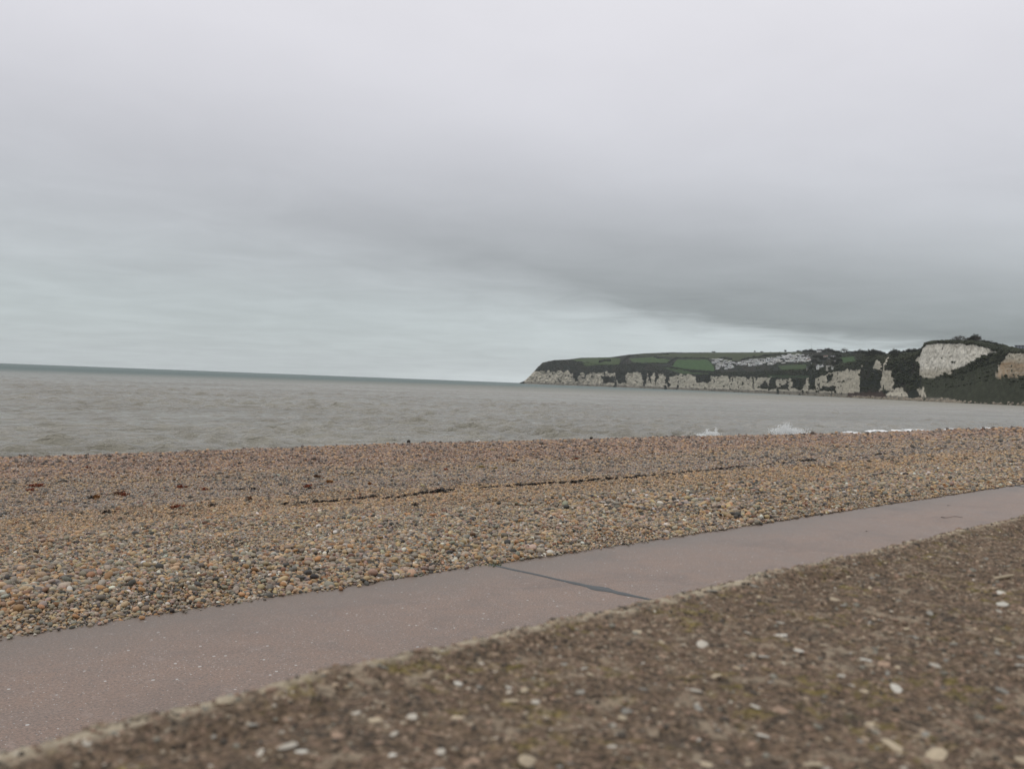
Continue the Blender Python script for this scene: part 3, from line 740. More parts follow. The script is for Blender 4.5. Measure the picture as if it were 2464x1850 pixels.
for k in range(-2, 9):
    dd = np.linspace(.4, DE + .05, 90); blob = at_z(1440, 1421, PZ); blob_d = xy_sd(blob.x, blob.y)[1]
    wob = (fbm(dd * 3, dd * 0 + k, 0, 33, 3) - .5)
    hw = .015 + .012 * np.abs(wob) * 2 + (.036 * np.exp(-((dd - blob_d) / .16) ** 2) * (1 + .5 * np.sin(dd * 31)) if k == 0 else 0)
    cs = np.array([joint_s(q, k) for q in dd]) + wob * .018
    rows = []
    for a_, z_ in ((-1.0, .18), (-.8, .2065), (0, .211), (.8, .2065), (1.0, .18)):
        x_, y_ = sd_xy(cs + a_ * hw, dd); rows.append(np.stack([x_, y_, np.full_like(x_, z_)], -1))
    o = obj('joint_sealant', mesh_np('joint_sealant', np.stack(rows, 0).reshape(-1, 3), grid_faces(5, 90), M_SEAL), prom)
# road and land behind the wall
M_ROAD = plain('asphalt', (.055, .055, .057), .85, .3, 30)
q = [sd_xy(-80, -60), sd_xy(300, -60), sd_xy(300, -.28), sd_xy(-80, -.28)]
tag(obj('road', mesh_np('road', [(x_, y_, PZ - .03) for x_, y_ in q], [(0, 1, 2, 3)], M_ROAD)), 'asphalt road behind the sea wall', 'road', kind='structure')

# ------------------------------------------------------------------ sea wall
WZ = CAMZ - .2
def wall_mat():
    m, gg, b = material('weathered_concrete', .9, .15)
    p = wpos(gg)
    big = gg.noise(p, 6, 5, .6)
    col = gg.mix(big, (.114, .081, .053), (.186, .134, .091))
    g1 = gg.noise(p, 105, 5, .8)
    col = gg.mix(1.0, col, gg.vec(*(gg.m('MAXIMUM', gg.m('MULTIPLY_ADD', g1, 3.4, -.72), .12),) * 3), 'MULTIPLY')
    vc = gg.n('ShaderNodeSeparateColor'); gg.put(vc.inputs[0], gg.voro(p, 250, out='Color')); vd = gg.voro(p, 250)
    gr = gg.ramp(vc.outputs[0], [(0, (.042, .037, .030)), (.3, (.125, .09, .066)), (.55, (.215, .145, .105)), (.75, (.31, .23, .165)), (.93, (.42, .36, .27))], 'CONSTANT')
    col = gg.mix(gg.m('MULTIPLY', gg.m('LESS_THAN', vd, .5), .7), col, gr)
    lic = gg.m('MULTIPLY', gg.ss(gg.noise(p, 15, 4, .65), .52, .64), gg.ss(gg.noise(p, 60, 4, .75), .46, .60))
    col = gg.mix(gg.m('MULTIPLY', lic, .5), col, (.19, .155, .03))
    dk = gg.ss(gg.noise(p, 22, 5, .7), .5, .72)
    col = gg.mix(gg.m('MULTIPLY', dk, .6), col, (.055, .050, .042))
    grain = gg.noise(p, 250, 3, .7)
    col = gg.mix(1.0, col, gg.vec(*(gg.m('MAXIMUM', gg.m('MULTIPLY_ADD', grain, 3.2, -.55), .3),) * 3), 'MULTIPLY')
    crm = gg.m('MULTIPLY', gg.ss(gg.noise(p, 42, 4, .7, .5), .54, .63), gg.ss(gg.noise(p, 9, 3), .36, .56))
    col = gg.mix(gg.m('MULTIPLY', crm, .75), col, (.35, .285, .205))
    lip = attr(gg, 'lip', 'GEOMETRY', 'Fac')
    col = gg.mix(gg.m('MULTIPLY', lip, gg.ss(gg.noise(p, 30, 5, .75), .37, .53, 0, .92)), col, (.48, .41, .30))
    gg.put(b.inputs['Base Color'], col)
    h = gg.m('ADD', g1, gg.m('MULTIPLY', gg.m('SUBTRACT', 1.0, vd), .7))
    gg.put(b.inputs['Normal'], gg.bump(h, .8, .004))
    return m
M_WALL = wall_mat()
wall = empty('sea_wall', (0, 0, PZ)); tag(wall, 'rough weathered concrete sea wall with coarse aggregate and lichen on top', 'wall')
s_c = np.concatenate([np.arange(-40, -1, 1.), np.arange(-1, .04, .04), np.arange(.04, 1.9, .0026), np.geomspace(1.9, 60, 140)])
t_c = np.concatenate([np.array([-.302, -.30, -.298]), np.arange(-.29, .10, .03), np.arange(.10, .52, .0028), np.linspace(.52, .545, 12)])
S, T = np.meshgrid(s_c, t_c)
def wall_h(S, T):
    h = (fbm(S * 9, T * 9, 0, 111, 3) - .5) * .004 + (fbm(S * 55, T * 55, 0, 115, 3) - .5) * .005 + (fbm(S * 160, T * 160, 0, 117, 2) - .5) * .003
    e = DW + (fbm(S * 7, S * 0, 0, 121, 3) - .5) * .008 + (fbm(S * 45, S * 0, 0, 123, 3) - .5) * .012
    ridge = np.exp(-((T - (e - .030)) / .016) ** 2) * .005 * sstep(fbm(S * 6, S * 0, 0, 125, 3), .30, .62)
    groove = -np.exp(-((T - (e - .062)) / .009) ** 2) * .006 * sstep(fbm(S * 5, S * 0, 0, 127, 3), .40, .6)
    crumble = -sstep(T, e - .022, e + .004) ** 2 * .018
    return h + ridge + groove + crumble, e
Hh, E = wall_h(S, T)
Zw = (WZ - PZ) + Hh
lip = sstep(T, E - .040, E - .022)
# seaward face: fold the outer rows down
rows = [np.stack([*sd_xy(S, np.minimum(T, E + .004)), Zw], -1)]
lips = [lip]
for dz_, do_ in ((-.02, .006), (-.05, .004), (-.1, .006), (-.2, .005), (-.35, .006), (-.6, .004), (-.85, .004), (-1.05, .004)):
    s1 = s_c[None]; e1 = E[-1:]
    o1 = e1 + do_ + (fbm(s1 * 30, s1 * 0 + dz_ * 30, 0, 131, 3) - .5) * .012
    zz = (WZ - PZ) + dz_ + 0 * s1
    rows.append(np.stack([*sd_xy(s1, o1), zz], -1)); lips.append(np.full_like(s1, .3))
back = []
for dz_ in (-1.05, -.5, -.1):
    s1 = s_c[None]; back.append(np.stack([*sd_xy(s1, -.304 + 0 * s1), (WZ - PZ) + dz_ + 0 * s1], -1))
Vw = np.concatenate(back + rows, 0); Lw = np.concatenate([np.zeros((3, len(s_c)))] + lips, 0)
me = mesh_np('wall_body', Vw.reshape(-1, 3), grid_faces(*Vw.shape[:2])[:, ::-1], M_WALL)
me.flip_normals() if False else None
set_attr(me, 'lip', Lw)
obj('wall_body', me, wall)
# aggregate: stones standing in the worn surface
def stone_shape(seed, sub, amp_, sq):
    r_ = np.random.default_rng(seed); v, f = sub
    d = np.ones(len(v))
    for k in range(6):
        q_ = r_.normal(0, 1, 3); q_ /= np.linalg.norm(q_); d += amp_ * np.sin(v @ q_ * r_.uniform(1.2, 2.6) + r_.uniform(0, 6))
    w_ = np.sign(v) * np.abs(v) ** sq
    return w_ * d[:, None] * np.array([1, r_.uniform(.58, .9), r_.uniform(.40, .66)]), f
def agg_mat(name, typ):
    m, gg, b = material(name, .85, .2)
    col = gg.n('ShaderNodeObjectInfo').outputs['Color'] if typ == 'OBJECT' else attr(gg, 'scol')
    gg.put(b.inputs['Base Color'], gg.mix(1.0, col, gg.vec(*(gg.m('MULTIPLY_ADD', gg.noise(wpos(gg), 260, 4, .7), .9, .55),) * 3), 'MULTIPLY'))
    return m
M_AGG, M_AGS = agg_mat('aggregate_stone', 'OBJECT'), agg_mat('grit', 'GEO')
AGM = [mesh_np('aggregate_stone', *stone_shape(200 + k, ICO1 if k % 2 else ICO2, .10, .80), M_AGG, k % 2 == 0) for k in range(6)]
AGC = [((.47, .43, .36), .28), ((.43, .355, .25), .3), ((.34, .24, .17), .22), ((.26, .245, .21), .12), ((.57, .54, .47), .08)]
pale = [(853, 1716, 34), (904, 1732, 46), (989, 1725, 30), (1106, 1724, 42), (692, 1795, 46), (727, 1815, 26), (625, 1819, 26), (945, 1766, 18), (1059, 1803, 26), (1271, 1830, 60), (1002, 1808, 24), (945, 1817, 22),
        (1157, 1645, 20), (1227, 1648, 18), (1230, 1690, 32), (1290, 1698, 30), (1406, 1610, 20), (1418, 1624, 26), (1377, 1624, 18), (1575, 1641, 18), (1548, 1656, 20), (1671, 1657, 38), (1719, 1626, 32), (1497, 1722, 32), (1475, 1738, 34),
        (1836, 1770, 36), (1811, 1789, 26), (1679, 1779, 18), (1880, 1714, 32), (1874, 1526, 34), (1801, 1523, 20), (1836, 1580, 26), (1627, 1827, 30), (1700, 1842, 28), (1295, 1656, 14),
        (2409, 1392, 40), (2406, 1427, 38), (2413, 1456, 32), (2118, 1493, 22), (2085, 1591, 24), (2253, 1601, 44), (2406, 1544, 26), (2159, 1656, 34), (2048, 1650, 22), (2024, 1626, 20), (1885, 1714, 30),
        (2149, 1795, 52), (1956, 1838, 70), (2253, 1826, 52), (2456, 1826, 38), (2453, 1605, 30), (2202, 1302, 22), (1105, 1640, 26)]
def add_stone(px, py, wpx, c, base):
    P = at_z(px, py, WZ); s_, t_ = xy_sd(P.x, P.y)
    hh, ee = wall_h(np.array([[s_]]), np.array([[t_]]))
    if t_ > ee[0, 0] - .006: t_ = ee[0, 0] - .008
    x_, y_ = sd_xy(s_, t_); dist = math.hypot(x_, y_)
    o = obj('aggregate_stone', random.choice(AGM), wall)
    r_ = wpx / 2 / F * dist * 1.12
    o.location = (x_, y_, WZ - PZ + float(hh[0, 0]) + r_ * .02); o.scale = (r_ * random.uniform(.85, 1.2), r_ * random.uniform(.7, 1.0), r_ * .32); o.rotation_euler = (random.uniform(-.3, .3), random.uniform(-.3, .3), random.uniform(0, 6.28))
    j_ = random.uniform(.85, 1.12); o.color = (c[0] * j_, c[1] * j_, c[2] * j_, 1)
for px, py, wp in pale: add_stone(px, py, wp, random.choices([q[0] for q in AGC], [3, 3, .8, .4, 2.5])[0], True)
k = 0
while k < 235:
    s_ = random.uniform(.08, 1.3) ** 1.0; t_ = random.uniform(.16, .53)
    x_, y_ = sd_xy(s_, t_); px, py, _ = to_px(x_, y_, WZ)
    if not (-20 < px < 2490 and py < 1870): continue
    dist = math.hypot(x_, y_); dia = random.lognormvariate(math.log(.0052), .33)
    add_stone(float(px), float(py), dia * F / dist, random.choices([q[0] for q in AGC], [.6, 1.2, 2.2, 2, .15])[0], False); k += 1
n = 9000
s_ = rng.uniform(.05, 1.9, n); t_ = np.where(rng.random(n) < .2, rng.uniform(.50, .54, n), rng.uniform(.12, .535, n)); hh, ee = wall_h(s_[:, None], t_[:, None])
ok = t_ < ee[:, 0] + .002; s_, t_, hh = s_[ok], t_[ok], hh[ok, 0]; n = len(s_)
v1, f1 = ICO1; sz = rng.lognormal(math.log(.0012), .42, n)
x_, y_ = sd_xy(s_, t_)
ctr = np.stack([x_, y_, WZ - PZ + hh + sz * .1], -1)
V = ctr[:, None] + v1[None] * (1 + (rng.random((n, len(v1))) - .5) * .6)[..., None] * sz[:, None, None] * np.array([1, 1, .7])
me = mesh_np('grit', V.reshape(-1, 3), (f1[None] + (np.arange(n) * len(v1))[:, None, None]).reshape(-1, 3), M_AGS, False)
pc = np.array([(.28, .195, .14), (.19, .135, .096), (.085, .072, .058), (.38, .295, .21), (.22, .205, .165), (.47, .42, .34)])
ci = pc[rng.choice(6, n, p=[.28, .28, .2, .12, .09, .03])] * rng.uniform(.8, 1.2, (n, 1))
set_attr(me, 'scol', np.repeat(np.concatenate([ci, np.ones((n, 1))], 1)[:, None], len(v1), 1), 'FLOAT_COLOR')
tag(obj('grit', me, wall), kind='stuff')

# ------------------------------------------------------------------ shingle pebbles
PEBS = [stone_shape(300 + k, ICO2, .055 + .02 * (k % 4), (.95, 1.12, .82, 1.0)[k % 4]) for k in range(12)]
src = bpy.data.collections.new('pebble_shapes')
for k, (v, f) in enumerate(PEBS):
    o = bpy.data.objects.new('pebble_shape', mesh_np('pebble_shape', v, f, M_PEB)); src.objects.link(o)
PEBO = [mesh_np('pebble', v, f, M_PEBO) for v, f in PEBS]
PC = np.array([c for c, _ in PAL]) * 1.08; PW = np.array([q for _, q in PAL]); PW = PW / PW.sum()
def layer(d0, d1, s0, s1, cell, med, sig, seed, lift=0., lod=False, maxd=None):
    r_ = np.random.default_rng(seed)
    gs, gd = np.meshgrid(np.arange(s0, s1, cell), np.arange(d0, d1, cell))
    s_ = (gs + r_.uniform(-.5, .5, gs.shape) * cell).ravel(); d_ = (gd + r_.uniform(-.5, .5, gs.shape) * cell).ravel()
    x_, y_ = sd_xy(s_, d_); px, py, f_ = to_px(x_, y_, PZ + 0 * x_)
    dist = np.hypot(x_, y_)
    k_ = (f_ > .5) & (px > -420) & (px < 2760)
    if lod is not False: k_ &= (dist >= lod[0]) & (dist < lod[1])
    s_, d_, x_, y_, dist = [q[k_] for q in (s_, d_, x_, y_, dist)]
    n_ = len(s_); sz = med * np.minimum(np.exp(r_.normal(0, sig, n_)), 1.95) / 2
    sz = sz * np.where(d_ < 7, .46 + .86 * fbm(s_ * 1.3, d_ * 2.0, 0, 151, 3), 1.0)
    z_ = beach_z(s_, d_) + sz * r_.uniform(-.1, .55, n_) + lift * sz
    c_ = PC[r_.choice(len(PC), n_, p=PW)] * r_.uniform(.58, 1.22, (n_, 1)) * (1 + r_.normal(0, .04, (n_, 3))) * zone_tint(s_, d_)
    rot = np.stack([r_.normal(0, .28, n_), r_.normal(0, .28, n_), r_.uniform(0, 6.28, n_)], -1)
    z_ = z_ + .005 * (1 - sstep(d_, 6.6, 7.4)) * sstep(d_, 4.40, 4.62)
    return dict(p=np.stack([x_, y_, z_], -1), r=sz, c=np.clip(c_, .01, .8), rot=rot, i=r_.integers(0, 12, n_), d=dist, sd=np.stack([s_, d_], -1))
Ls = [layer(4.40, 5.5, .2, 14, .0120, .0180, .50, 1, lift=.2, lod=(0, 8.6)),
      layer(4.42, 5.7, .5, 14, .036, .0285, .36, 2, lift=.5, lod=(0, 8.6)),
      layer(5.45, 7.2, .5, 14, .0112, .0150, .50, 3, lift=.2, lod=(0, 8.6)),
      layer(5.3, 6.8, .5, 14, .050, .0245, .36, 8, lift=.4, lod=(0, 8.6)),
      layer(4.45, 6.4, .5, 14, .17, .038, .22, 12, lift=.4, lod=(0, 9.5)),
      layer(6.4, 9.0, .5, 22, .15, .024, .30, 10, lift=.4, lod=(0, 12)),
      layer(4.40, 6.2, 2, 40, .032, .033, .34, 4, lift=.6, lod=(8.6, 22)),
      layer(4.40, 17, 2, 50, .4, .034, .30, 7, lift=.5, lod=(9, 30))]
# ragged edge where single stones lie on the concrete
ed = layer(4.30, 4.44, .3, 22, .022, .020, .38, 9, lod=(0, 24))
keep = np.random.default_rng(4).random(len(ed['r'])) < sstep(ed['sd'][:, 1] + (fbm(ed['sd'][:, 0] * 2.3, ed['sd'][:, 1] * 0, 0, 141, 3) - .5) * .08, 4.33, 4.42)
ed = {k_: v_[keep] for k_, v_ in ed.items()}; ed['p'][:, 2] = PZ + .006 + ed['r'] * .45
Ls.append(ed)
PB = {k_: np.concatenate([q[k_] for q in Ls]) for k_ in Ls[0]}
app = PB['r'] / PB['d']
pxx, pyy, _ = to_px(PB['p'][:, 0], PB['p'][:, 1], PB['p'][:, 2])
vis = (pxx > 5) & (pxx < 2460) & (pyy > 900)
order = np.argsort(-np.where(vis, app, 0))[:300]
names = ['smooth grey', 'warm grey', 'buff', 'orange-brown', 'dark slate', 'pinkish brown', 'whitish', 'dark red-brown']
for k in order:
    c = PB['c'][k]; o = obj('pebble', PEBO[PB['i'][k]])
    o.location = PB['p'][k]; r_ = PB['r'][k]; o.scale = (r_,) * 3; o.rotation_euler = PB['rot'][k]; o.color = (*c, 1)
    ni = int(np.argmin(((PC - c) ** 2).sum(1)))
    where = 'lying at the edge of the concrete promenade' if PB['sd'][k, 1] < 4.75 else 'in the coarse shingle behind the promenade edge'
    tag(o, f'large {names[ni]} pebble {where}', 'pebble', f'large {names[ni]} pebbles ' + ('by the promenade' if PB['sd'][k, 1] < 4.75 else 'in the shingle'))
m_ = np.ones(len(app), bool); m_[order] = False
print('pebbles', m_.sum())
pm = bpy.data.meshes.new('shingle'); n = int(m_.sum())
pm.vertices.add(n); pm.vertices.foreach_set('co', PB['p'][m_].astype(np.float32).ravel())
set_attr(pm, 'prot', PB['rot'][m_], 'FLOAT_VECTOR'); set_attr(pm, 'prad', PB['r'][m_]); set_attr(pm, 'pidx', PB['i'][m_], 'INT')
set_attr(pm, 'pcol', np.concatenate([PB['c'][m_], np.ones((n, 1))], 1), 'FLOAT_COLOR')
po = obj('shingle', pm); tag(po, 'mass of small mixed pebbles covering the beach', 'shingle', kind='stuff')
ng = bpy.data.node_groups.new('scatter_pebbles', 'GeometryNodeTree')
ng.interface.new_socket('Geometry', in_out='INPUT', socket_type='NodeSocketGeometry'); ng.interface.new_socket('Geometry', in_out='OUTPUT', socket_type='NodeSocketGeometry')
gi, go = ng.nodes.new('NodeGroupInput'), ng.nodes.new('NodeGroupOutput')
m2p = ng.nodes.new('GeometryNodeMeshToPoints'); iop = ng.nodes.new('GeometryNodeInstanceOnPoints'); ci = ng.nodes.new('GeometryNodeCollectionInfo')
ci.inputs['Collection'].default_value = src; ci.inputs['Separate Children'].default_value = True
def nattr(nm, dt):
    q = ng.nodes.new('GeometryNodeInputNamedAttribute'); q.data_type = dt; q.inputs[0].default_value = nm; return q.outputs[0]
e2r = ng.nodes.new('FunctionNodeEulerToRotation')
L = ng.links.new
L(gi.outputs[0], m2p.inputs['Mesh']); L(m2p.outputs[0], iop.inputs['Points']); L(ci.outputs[0], iop.inputs['Instance'])
iop.inputs['Pick Instance'].default_value = True
L(nattr('pidx', 'INT'), iop.inputs['Instance Index']); L(nattr('prot', 'FLOAT_VECTOR'), e2r.inputs[0]); L(e2r.outputs[0], iop.inputs['Rotation']); L(nattr('prad', 'FLOAT'), iop.inputs['Scale'])
L(iop.outputs[0], go.inputs[0])
md = po.modifiers.new('scatter', 'NODES'); md.node_group = ng

# finer shingle farther off: small patches of many pebbles, scattered over the bank
M_PATCH = pebble_mat('pebble_stone_fine', 'PATCH')
psrc = bpy.data.collections.new('pebble_patches')
for k in range(12):
    r_ = np.random.default_rng(900 + k)
    gx, gy = np.meshgrid(np.arange(-4.5, 4.6, .74), np.arange(-4.5, 4.6, .74))
    gx = (gx + r_.uniform(-.4, .4, gx.shape)).ravel(); gy = (gy + r_.uniform(-.4, .4, gy.shape)).ravel()
    kp = np.hypot(gx, gy) < 4.2 + r_.uniform(-.5, .5, gx.shape); gx, gy = gx[kp], gy[kp]; n_ = len(gx)
    sz = np.exp(r_.normal(0, .36, n_)) * .5
    v1_, f1_ = ICO1
    V_ = []
    for q in range(n_):
        sh = v1_ * np.array([1, r_.uniform(.65, .95), r_.uniform(.5, .75)]) * (1 + .07 * np.sin(v1_ @ r_.normal(0, 2, 3) + r_.uniform(0, 6)))[:, None]
        M_ = np.array(Matrix.Rotation(r_.uniform(0, 6.28), 3, 'Z') @ Matrix.Rotation(r_.normal(0, .35), 3, 'X') @ Matrix.Rotation(r_.normal(0, .35), 3, 'Y'))
        V_.append(sh @ M_.T * sz[q] + np.array([gx[q], gy[q], sz[q] * r_.uniform(-.1, 1.2)]))
    me_ = mesh_np('pebble_patch', np.concatenate(V_), (f1_[None] + (np.arange(n_) * len(v1_))[:, None, None]).reshape(-1, 3), M_PATCH)
    cv = PC[r_.choice(len(PC), n_, p=PW)] * r_.uniform(.5, 1.25, (n_, 1))
    set_attr(me_, 'vcol', np.repeat(np.concatenate([cv, np.ones((n_, 1))], 1)[:, None], len(v1_), 1), 'FLOAT_COLOR')
    psrc.objects.link(bpy.data.objects.new('pebble_patch', me_))
def patches(d0, d1, s0, s1, dia, lod, seed):
    r_ = np.random.default_rng(seed); cell = dia * 5.6
    gs, gd = np.meshgrid(np.arange(s0, s1, cell), np.arange(d0, d1, cell))
    s_ = (gs + r_.uniform(-.5, .5, gs.shape) * cell * .7).ravel(); d_ = (gd + r_.uniform(-.5, .5, gs.shape) * cell * .7).ravel()
    x_, y_ = sd_xy(s_, d_); px, py, f_ = to_px(x_, y_, PZ + 0 * x_); dist = np.hypot(x_, y_)
    k_ = (f_ > .5) & (px > -420) & (px < 2760) & (dist >= lod[0]) & (dist < lod[1])
    s_, d_, x_, y_ = [q[k_] for q in (s_, d_, x_, y_)]; n_ = len(s_)
    c_ = zone_tint(s_, d_) * r_.uniform(.9, 1.1, (n_, 1))
    return dict(p=np.stack([x_, y_, beach_z(s_, d_) + dia * .05], -1), r=dia * r_.uniform(.85, 1.15, n_), c=c_, rot=np.stack([0 * x_, 0 * x_, r_.uniform(0, 6.28, n_)], -1), i=r_.integers(0, 12, n_))
PT = [patches(6.55, 17.6, .2, 16, .0125, (0, 9.6), 1)]
for lo, hi in ((9.0, 12), (12, 15), (15, 19), (19, 25), (25, 33), (33, 46), (46, 70)): PT.append(patches(4.47, 17.6, 1, hi * 1.05, .0014 * (lo + hi) / 2 if lo >= 9 else .0125, (lo, hi), int(lo)))
PT = {k_: np.concatenate([q[k_] for q in PT]) for k_ in PT[0]}
n = len(PT['r']); print('patches', n)
pm2 = bpy.data.meshes.new('fine_shingle'); pm2.vertices.add(n); pm2.vertices.foreach_set('co', PT['p'].astype(np.float32).ravel())
set_attr(pm2, 'prot', PT['rot'], 'FLOAT_VECTOR'); set_attr(pm2, 'prad', PT['r']); set_attr(pm2, 'pidx', PT['i'], 'INT')
set_attr(pm2, 'pcol', np.concatenate([PT['c'], np.ones((n, 1))], 1), 'FLOAT_COLOR')
po2 = obj('fine_shingle', pm2); tag(po2, 'fine shingle of countless small pebbles over the bank', 'shingle', kind='stuff')
ng2 = ng.copy(); [q for q in ng2.nodes if q.bl_idname == 'GeometryNodeCollectionInfo'][0].inputs['Collection'].default_value = psrc
md2 = po2.modifiers.new('scatter', 'NODES'); md2.node_group = ng2

# ------------------------------------------------------------------ seaweed, twigs, weeds
def weed_mat(name, c1, c2):
    m, gg, b = material(name, .45, .5); gg.put(b.inputs['Base Color'], gg.mix(gg.noise(wpos(gg), 40, 3), c1, c2)); return m
WM = {'dark': weed_mat('dark_seaweed', (.016, .012, .010), (.040, .028, .020)), 'red': weed_mat('red_seaweed', (.22, .050, .022), (.32, .10, .04)),
      'brown': weed_mat('brown_seaweed', (.11, .045, .02), (.18, .085, .035)), 'orange': weed_mat('orange_seaweed', (.28, .11, .03), (.36, .17, .05)), 'yellow': weed_mat('yellow_seaweed', (.36, .25, .08), (.46, .36, .16))}
def fronds(n, rx, ry, h, wd, seed, L_=.6):
    """tangle of bent flat straps with thickness; rx, ry half extents"""
    r_ = np.random.default_rng(seed); V_, F_ = [], []
    for k in range(n):
        p = np.array([r_.normal(0, .45) * rx, r_.normal(0, .45) * ry, r_.uniform(.2, .7) * h]); a = r_.uniform(0, 6.28); st = rx * L_ * r_.uniform(.25, .5); o_ = len(V_); m_s = 5
        w_ = wd * r_.uniform(.5, 1.4)
        for q_ in range(m_s):
            nx, ny = -math.sin(a), math.cos(a); ww = w_ * (1 - abs(q_ / (m_s - 1) - .4) * 1.1)
            for sg, dz_ in ((-1, 0), (1, .3 * w_), (0, -.5 * w_)): V_.append((p[0] + nx * ww * sg, p[1] + ny * ww * sg, max(.002, p[2]) + dz_ + w_ * .5))
            p = p + np.array([math.cos(a) * st * .35, math.sin(a) * st * .35 * (ry / rx) ** .5, r_.normal(0, h * .25)]); p[2] = min(max(p[2], .0), h); a += r_.normal(0, .7)
        for q_ in range(m_s - 1):
            for e_ in range(3):
                a0, a1 = o_ + q_ * 3 + e_, o_ + q_ * 3 + (e_ + 1) % 3; F_.append((a0, a1, a1 + 3, a0 + 3))
    return np.array(V_), np.array(F_)
FR = {}
def seaweed(px, py, wpx, kind, label, group, z=None, hfac=.16, depth=.5, name='seaweed'):
    zz = PZ if z is None else z
    for _ in range(4 if z is None else 1):
        P = at_z(px, py, zz); s_, d_ = xy_sd(P.x, P.y)
        if z is None: zz = float(beach_z(np.array([s_]), np.array([d_]))[0]) + .012
    P = at_z(px, py, zz); dist = P.length
    rx = wpx / 2 / F * (Vector((P.x, P.y, 0)).length) * .95
    var = random.randrange(4); key = (kind, var, depth)
    if key not in FR:
        n_ = 34 if kind == 'dark' else 30
        FR[key] = mesh_np(name, *fronds(n_, 1, depth * 1.0, .3, .10 if kind == 'dark' else .2, 500 + 7 * var), WM[kind])
    o = obj(name, FR[key]); o.location = P; ang = TH - math.pi / 2
    o.rotation_euler = (0, 0, -ang * 1.0 + random.uniform(-.25, .25) if False else math.pi / 2 - TH + random.uniform(-.3, .3))
    o.scale = (rx * 1.15, rx * 1.15 * (1 if depth > .4 else 1), max(rx * hfac / .3, (.012 if z is not None else (.07 if px < 1230 else .085) if depth < .5 else .085)))
    tag(o, label, 'seaweed', group)
WL = 'black clump of seaweed in the wrack line along the shingle'
wr_pts = [(686, 1214.5, 18), (728, 1211.5, 32), (760, 1209, 22), (777, 1209, 16), (803, 1207.5, 34), (839, 1203.6, 22), (867, 1200.6, 34), (897, 1196.6, 26), (932, 1200, 32), (958, 1198.6, 14), (975, 1195, 14), (998, 1191.7, 28), (1018, 1187.5, 42), (1045, 1186, 34), (1062, 1183.5, 50), (1084, 1181, 26),
          (1147, 1178, 18), (1165, 1175.5, 32), (1190, 1174, 26), (1222, 1171, 22)]
for a, b_, n_ in (((1236, 1170), (1392, 1160), 12), ((1396, 1159), (1560, 1147), 12), ((1570, 1146), (1706, 1134), 10), ((1712, 1132), (1800, 1124), 8), ((1806, 1122), (1911, 1114), 7), ((1920, 1113), (1960, 1110), 3), ((2004, 1106), (2100, 1098), 6), ((2110, 1098), (2120, 1096), 1), ((2292, 1083), (2464, 1075), 8)):
    for k in range(n_):
        q_ = (k + .5) / n_; wr_pts.append((a[0] + (b_[0] - a[0]) * q_ + random.uniform(-4, 4), a[1] + (b_[1] - a[1]) * q_ + random.uniform(-1.5, 1.5), random.choice([12, 16, 20, 26, 34])))
for px, py, wp in wr_pts:
    wl = 'black clump of seaweed in the ' + ('thick start' if px < 960 else 'thickest stretch' if px < 1230 else 'long thin middle' if px < 1800 else 'broken far end') + ' of the wrack line' + (', broad' if wp > 28 else ', small')
    seaweed(px, py, wp, 'dark', wl, 'seaweed clumps of the wrack line', depth=.4, hfac=.3)
SW = {'red': [(209, 1128, 9), (75, 1172, 22), (95, 1171, 16), (72, 1183, 18), (433, 1175, 18), (491, 1181, 10), (426, 1224, 24), (1072, 1132, 16), (739, 1173, 18), (1385, 1106, 20), (1475, 1070, 24), (1986, 1064, 18), (2020, 1062, 16), (2061, 1059, 26), (2087, 1059, 12), (2027, 1078, 26), (2217, 1066, 10), (298, 1194, 14)],
      'brown': [(286, 1190, 32), (763, 1149, 16), (1236, 1112, 12), (1445, 1089, 22), (598, 1203, 18), (2055, 1112, 40), (1811, 1069, 30), (2001, 1060, 20), (2458, 1160, 34), (2440, 1163, 16)],
      'orange': [(379, 1133, 8), (232, 1199, 14), (792, 1162, 16), (889, 1167, 8), (1225, 1108, 14), (1900, 1066, 10)],
      'yellow': [(1158, 1126, 20), (1192, 1129, 10), (1185, 1085, 14)],
      'dark': [(222, 1199, 24), (581, 1180, 18), (610, 1180, 16), (509, 1219, 16), (257, 1235, 22), (847, 1142, 12), (746, 1178, 16), (1196, 1102, 8), (609, 1180, 10), (999, 1217, 16), (1304, 1107, 14), (1347, 1108, 28), (1385, 1101, 14), (1494, 1116, 20), (1934, 1079, 26), (1908, 1081, 16), (2001, 1073, 14),
               (2266, 1050, 12), (2288, 1054, 12), (2370, 1054, 12), (2394, 1058, 9), (2365, 1066, 10), (2253, 1086, 20), (2214, 1078, 9), (2169, 1086, 14), (2299, 1081, 9), (1752, 1068, 44), (2029, 1097, 12), (2050, 1047, 26), (1868, 1106, 14), (2123, 1142, 18), (2153, 1144, 13), (2072, 1160, 12), (2213, 1188, 8)]}
LB = {'red': 'scrap of bright red seaweed scattered on the shingle', 'brown': 'scrap of rust-brown seaweed scattered on the shingle', 'orange': 'small orange seaweed scrap on the upper shingle', 'yellow': 'pale yellow seaweed scrap near the beach crest', 'dark': 'black seaweed scrap lying away from the wrack line'}
for kd, lst in SW.items():
    for px, py, wp in lst: seaweed(px, py, wp, kd, LB[kd], f'{kd} seaweed scraps on the shingle', depth=.6, hfac=.09)
for px, py, wp in [(2085, 1278, 8), (2282, 1216, 8)]:
    seaweed(px, py, wp, 'dark', 'thin dark strand of seaweed lying on the promenade', 'seaweed strands on the promenade', z=PZ + .006, depth=.12, hfac=.02)

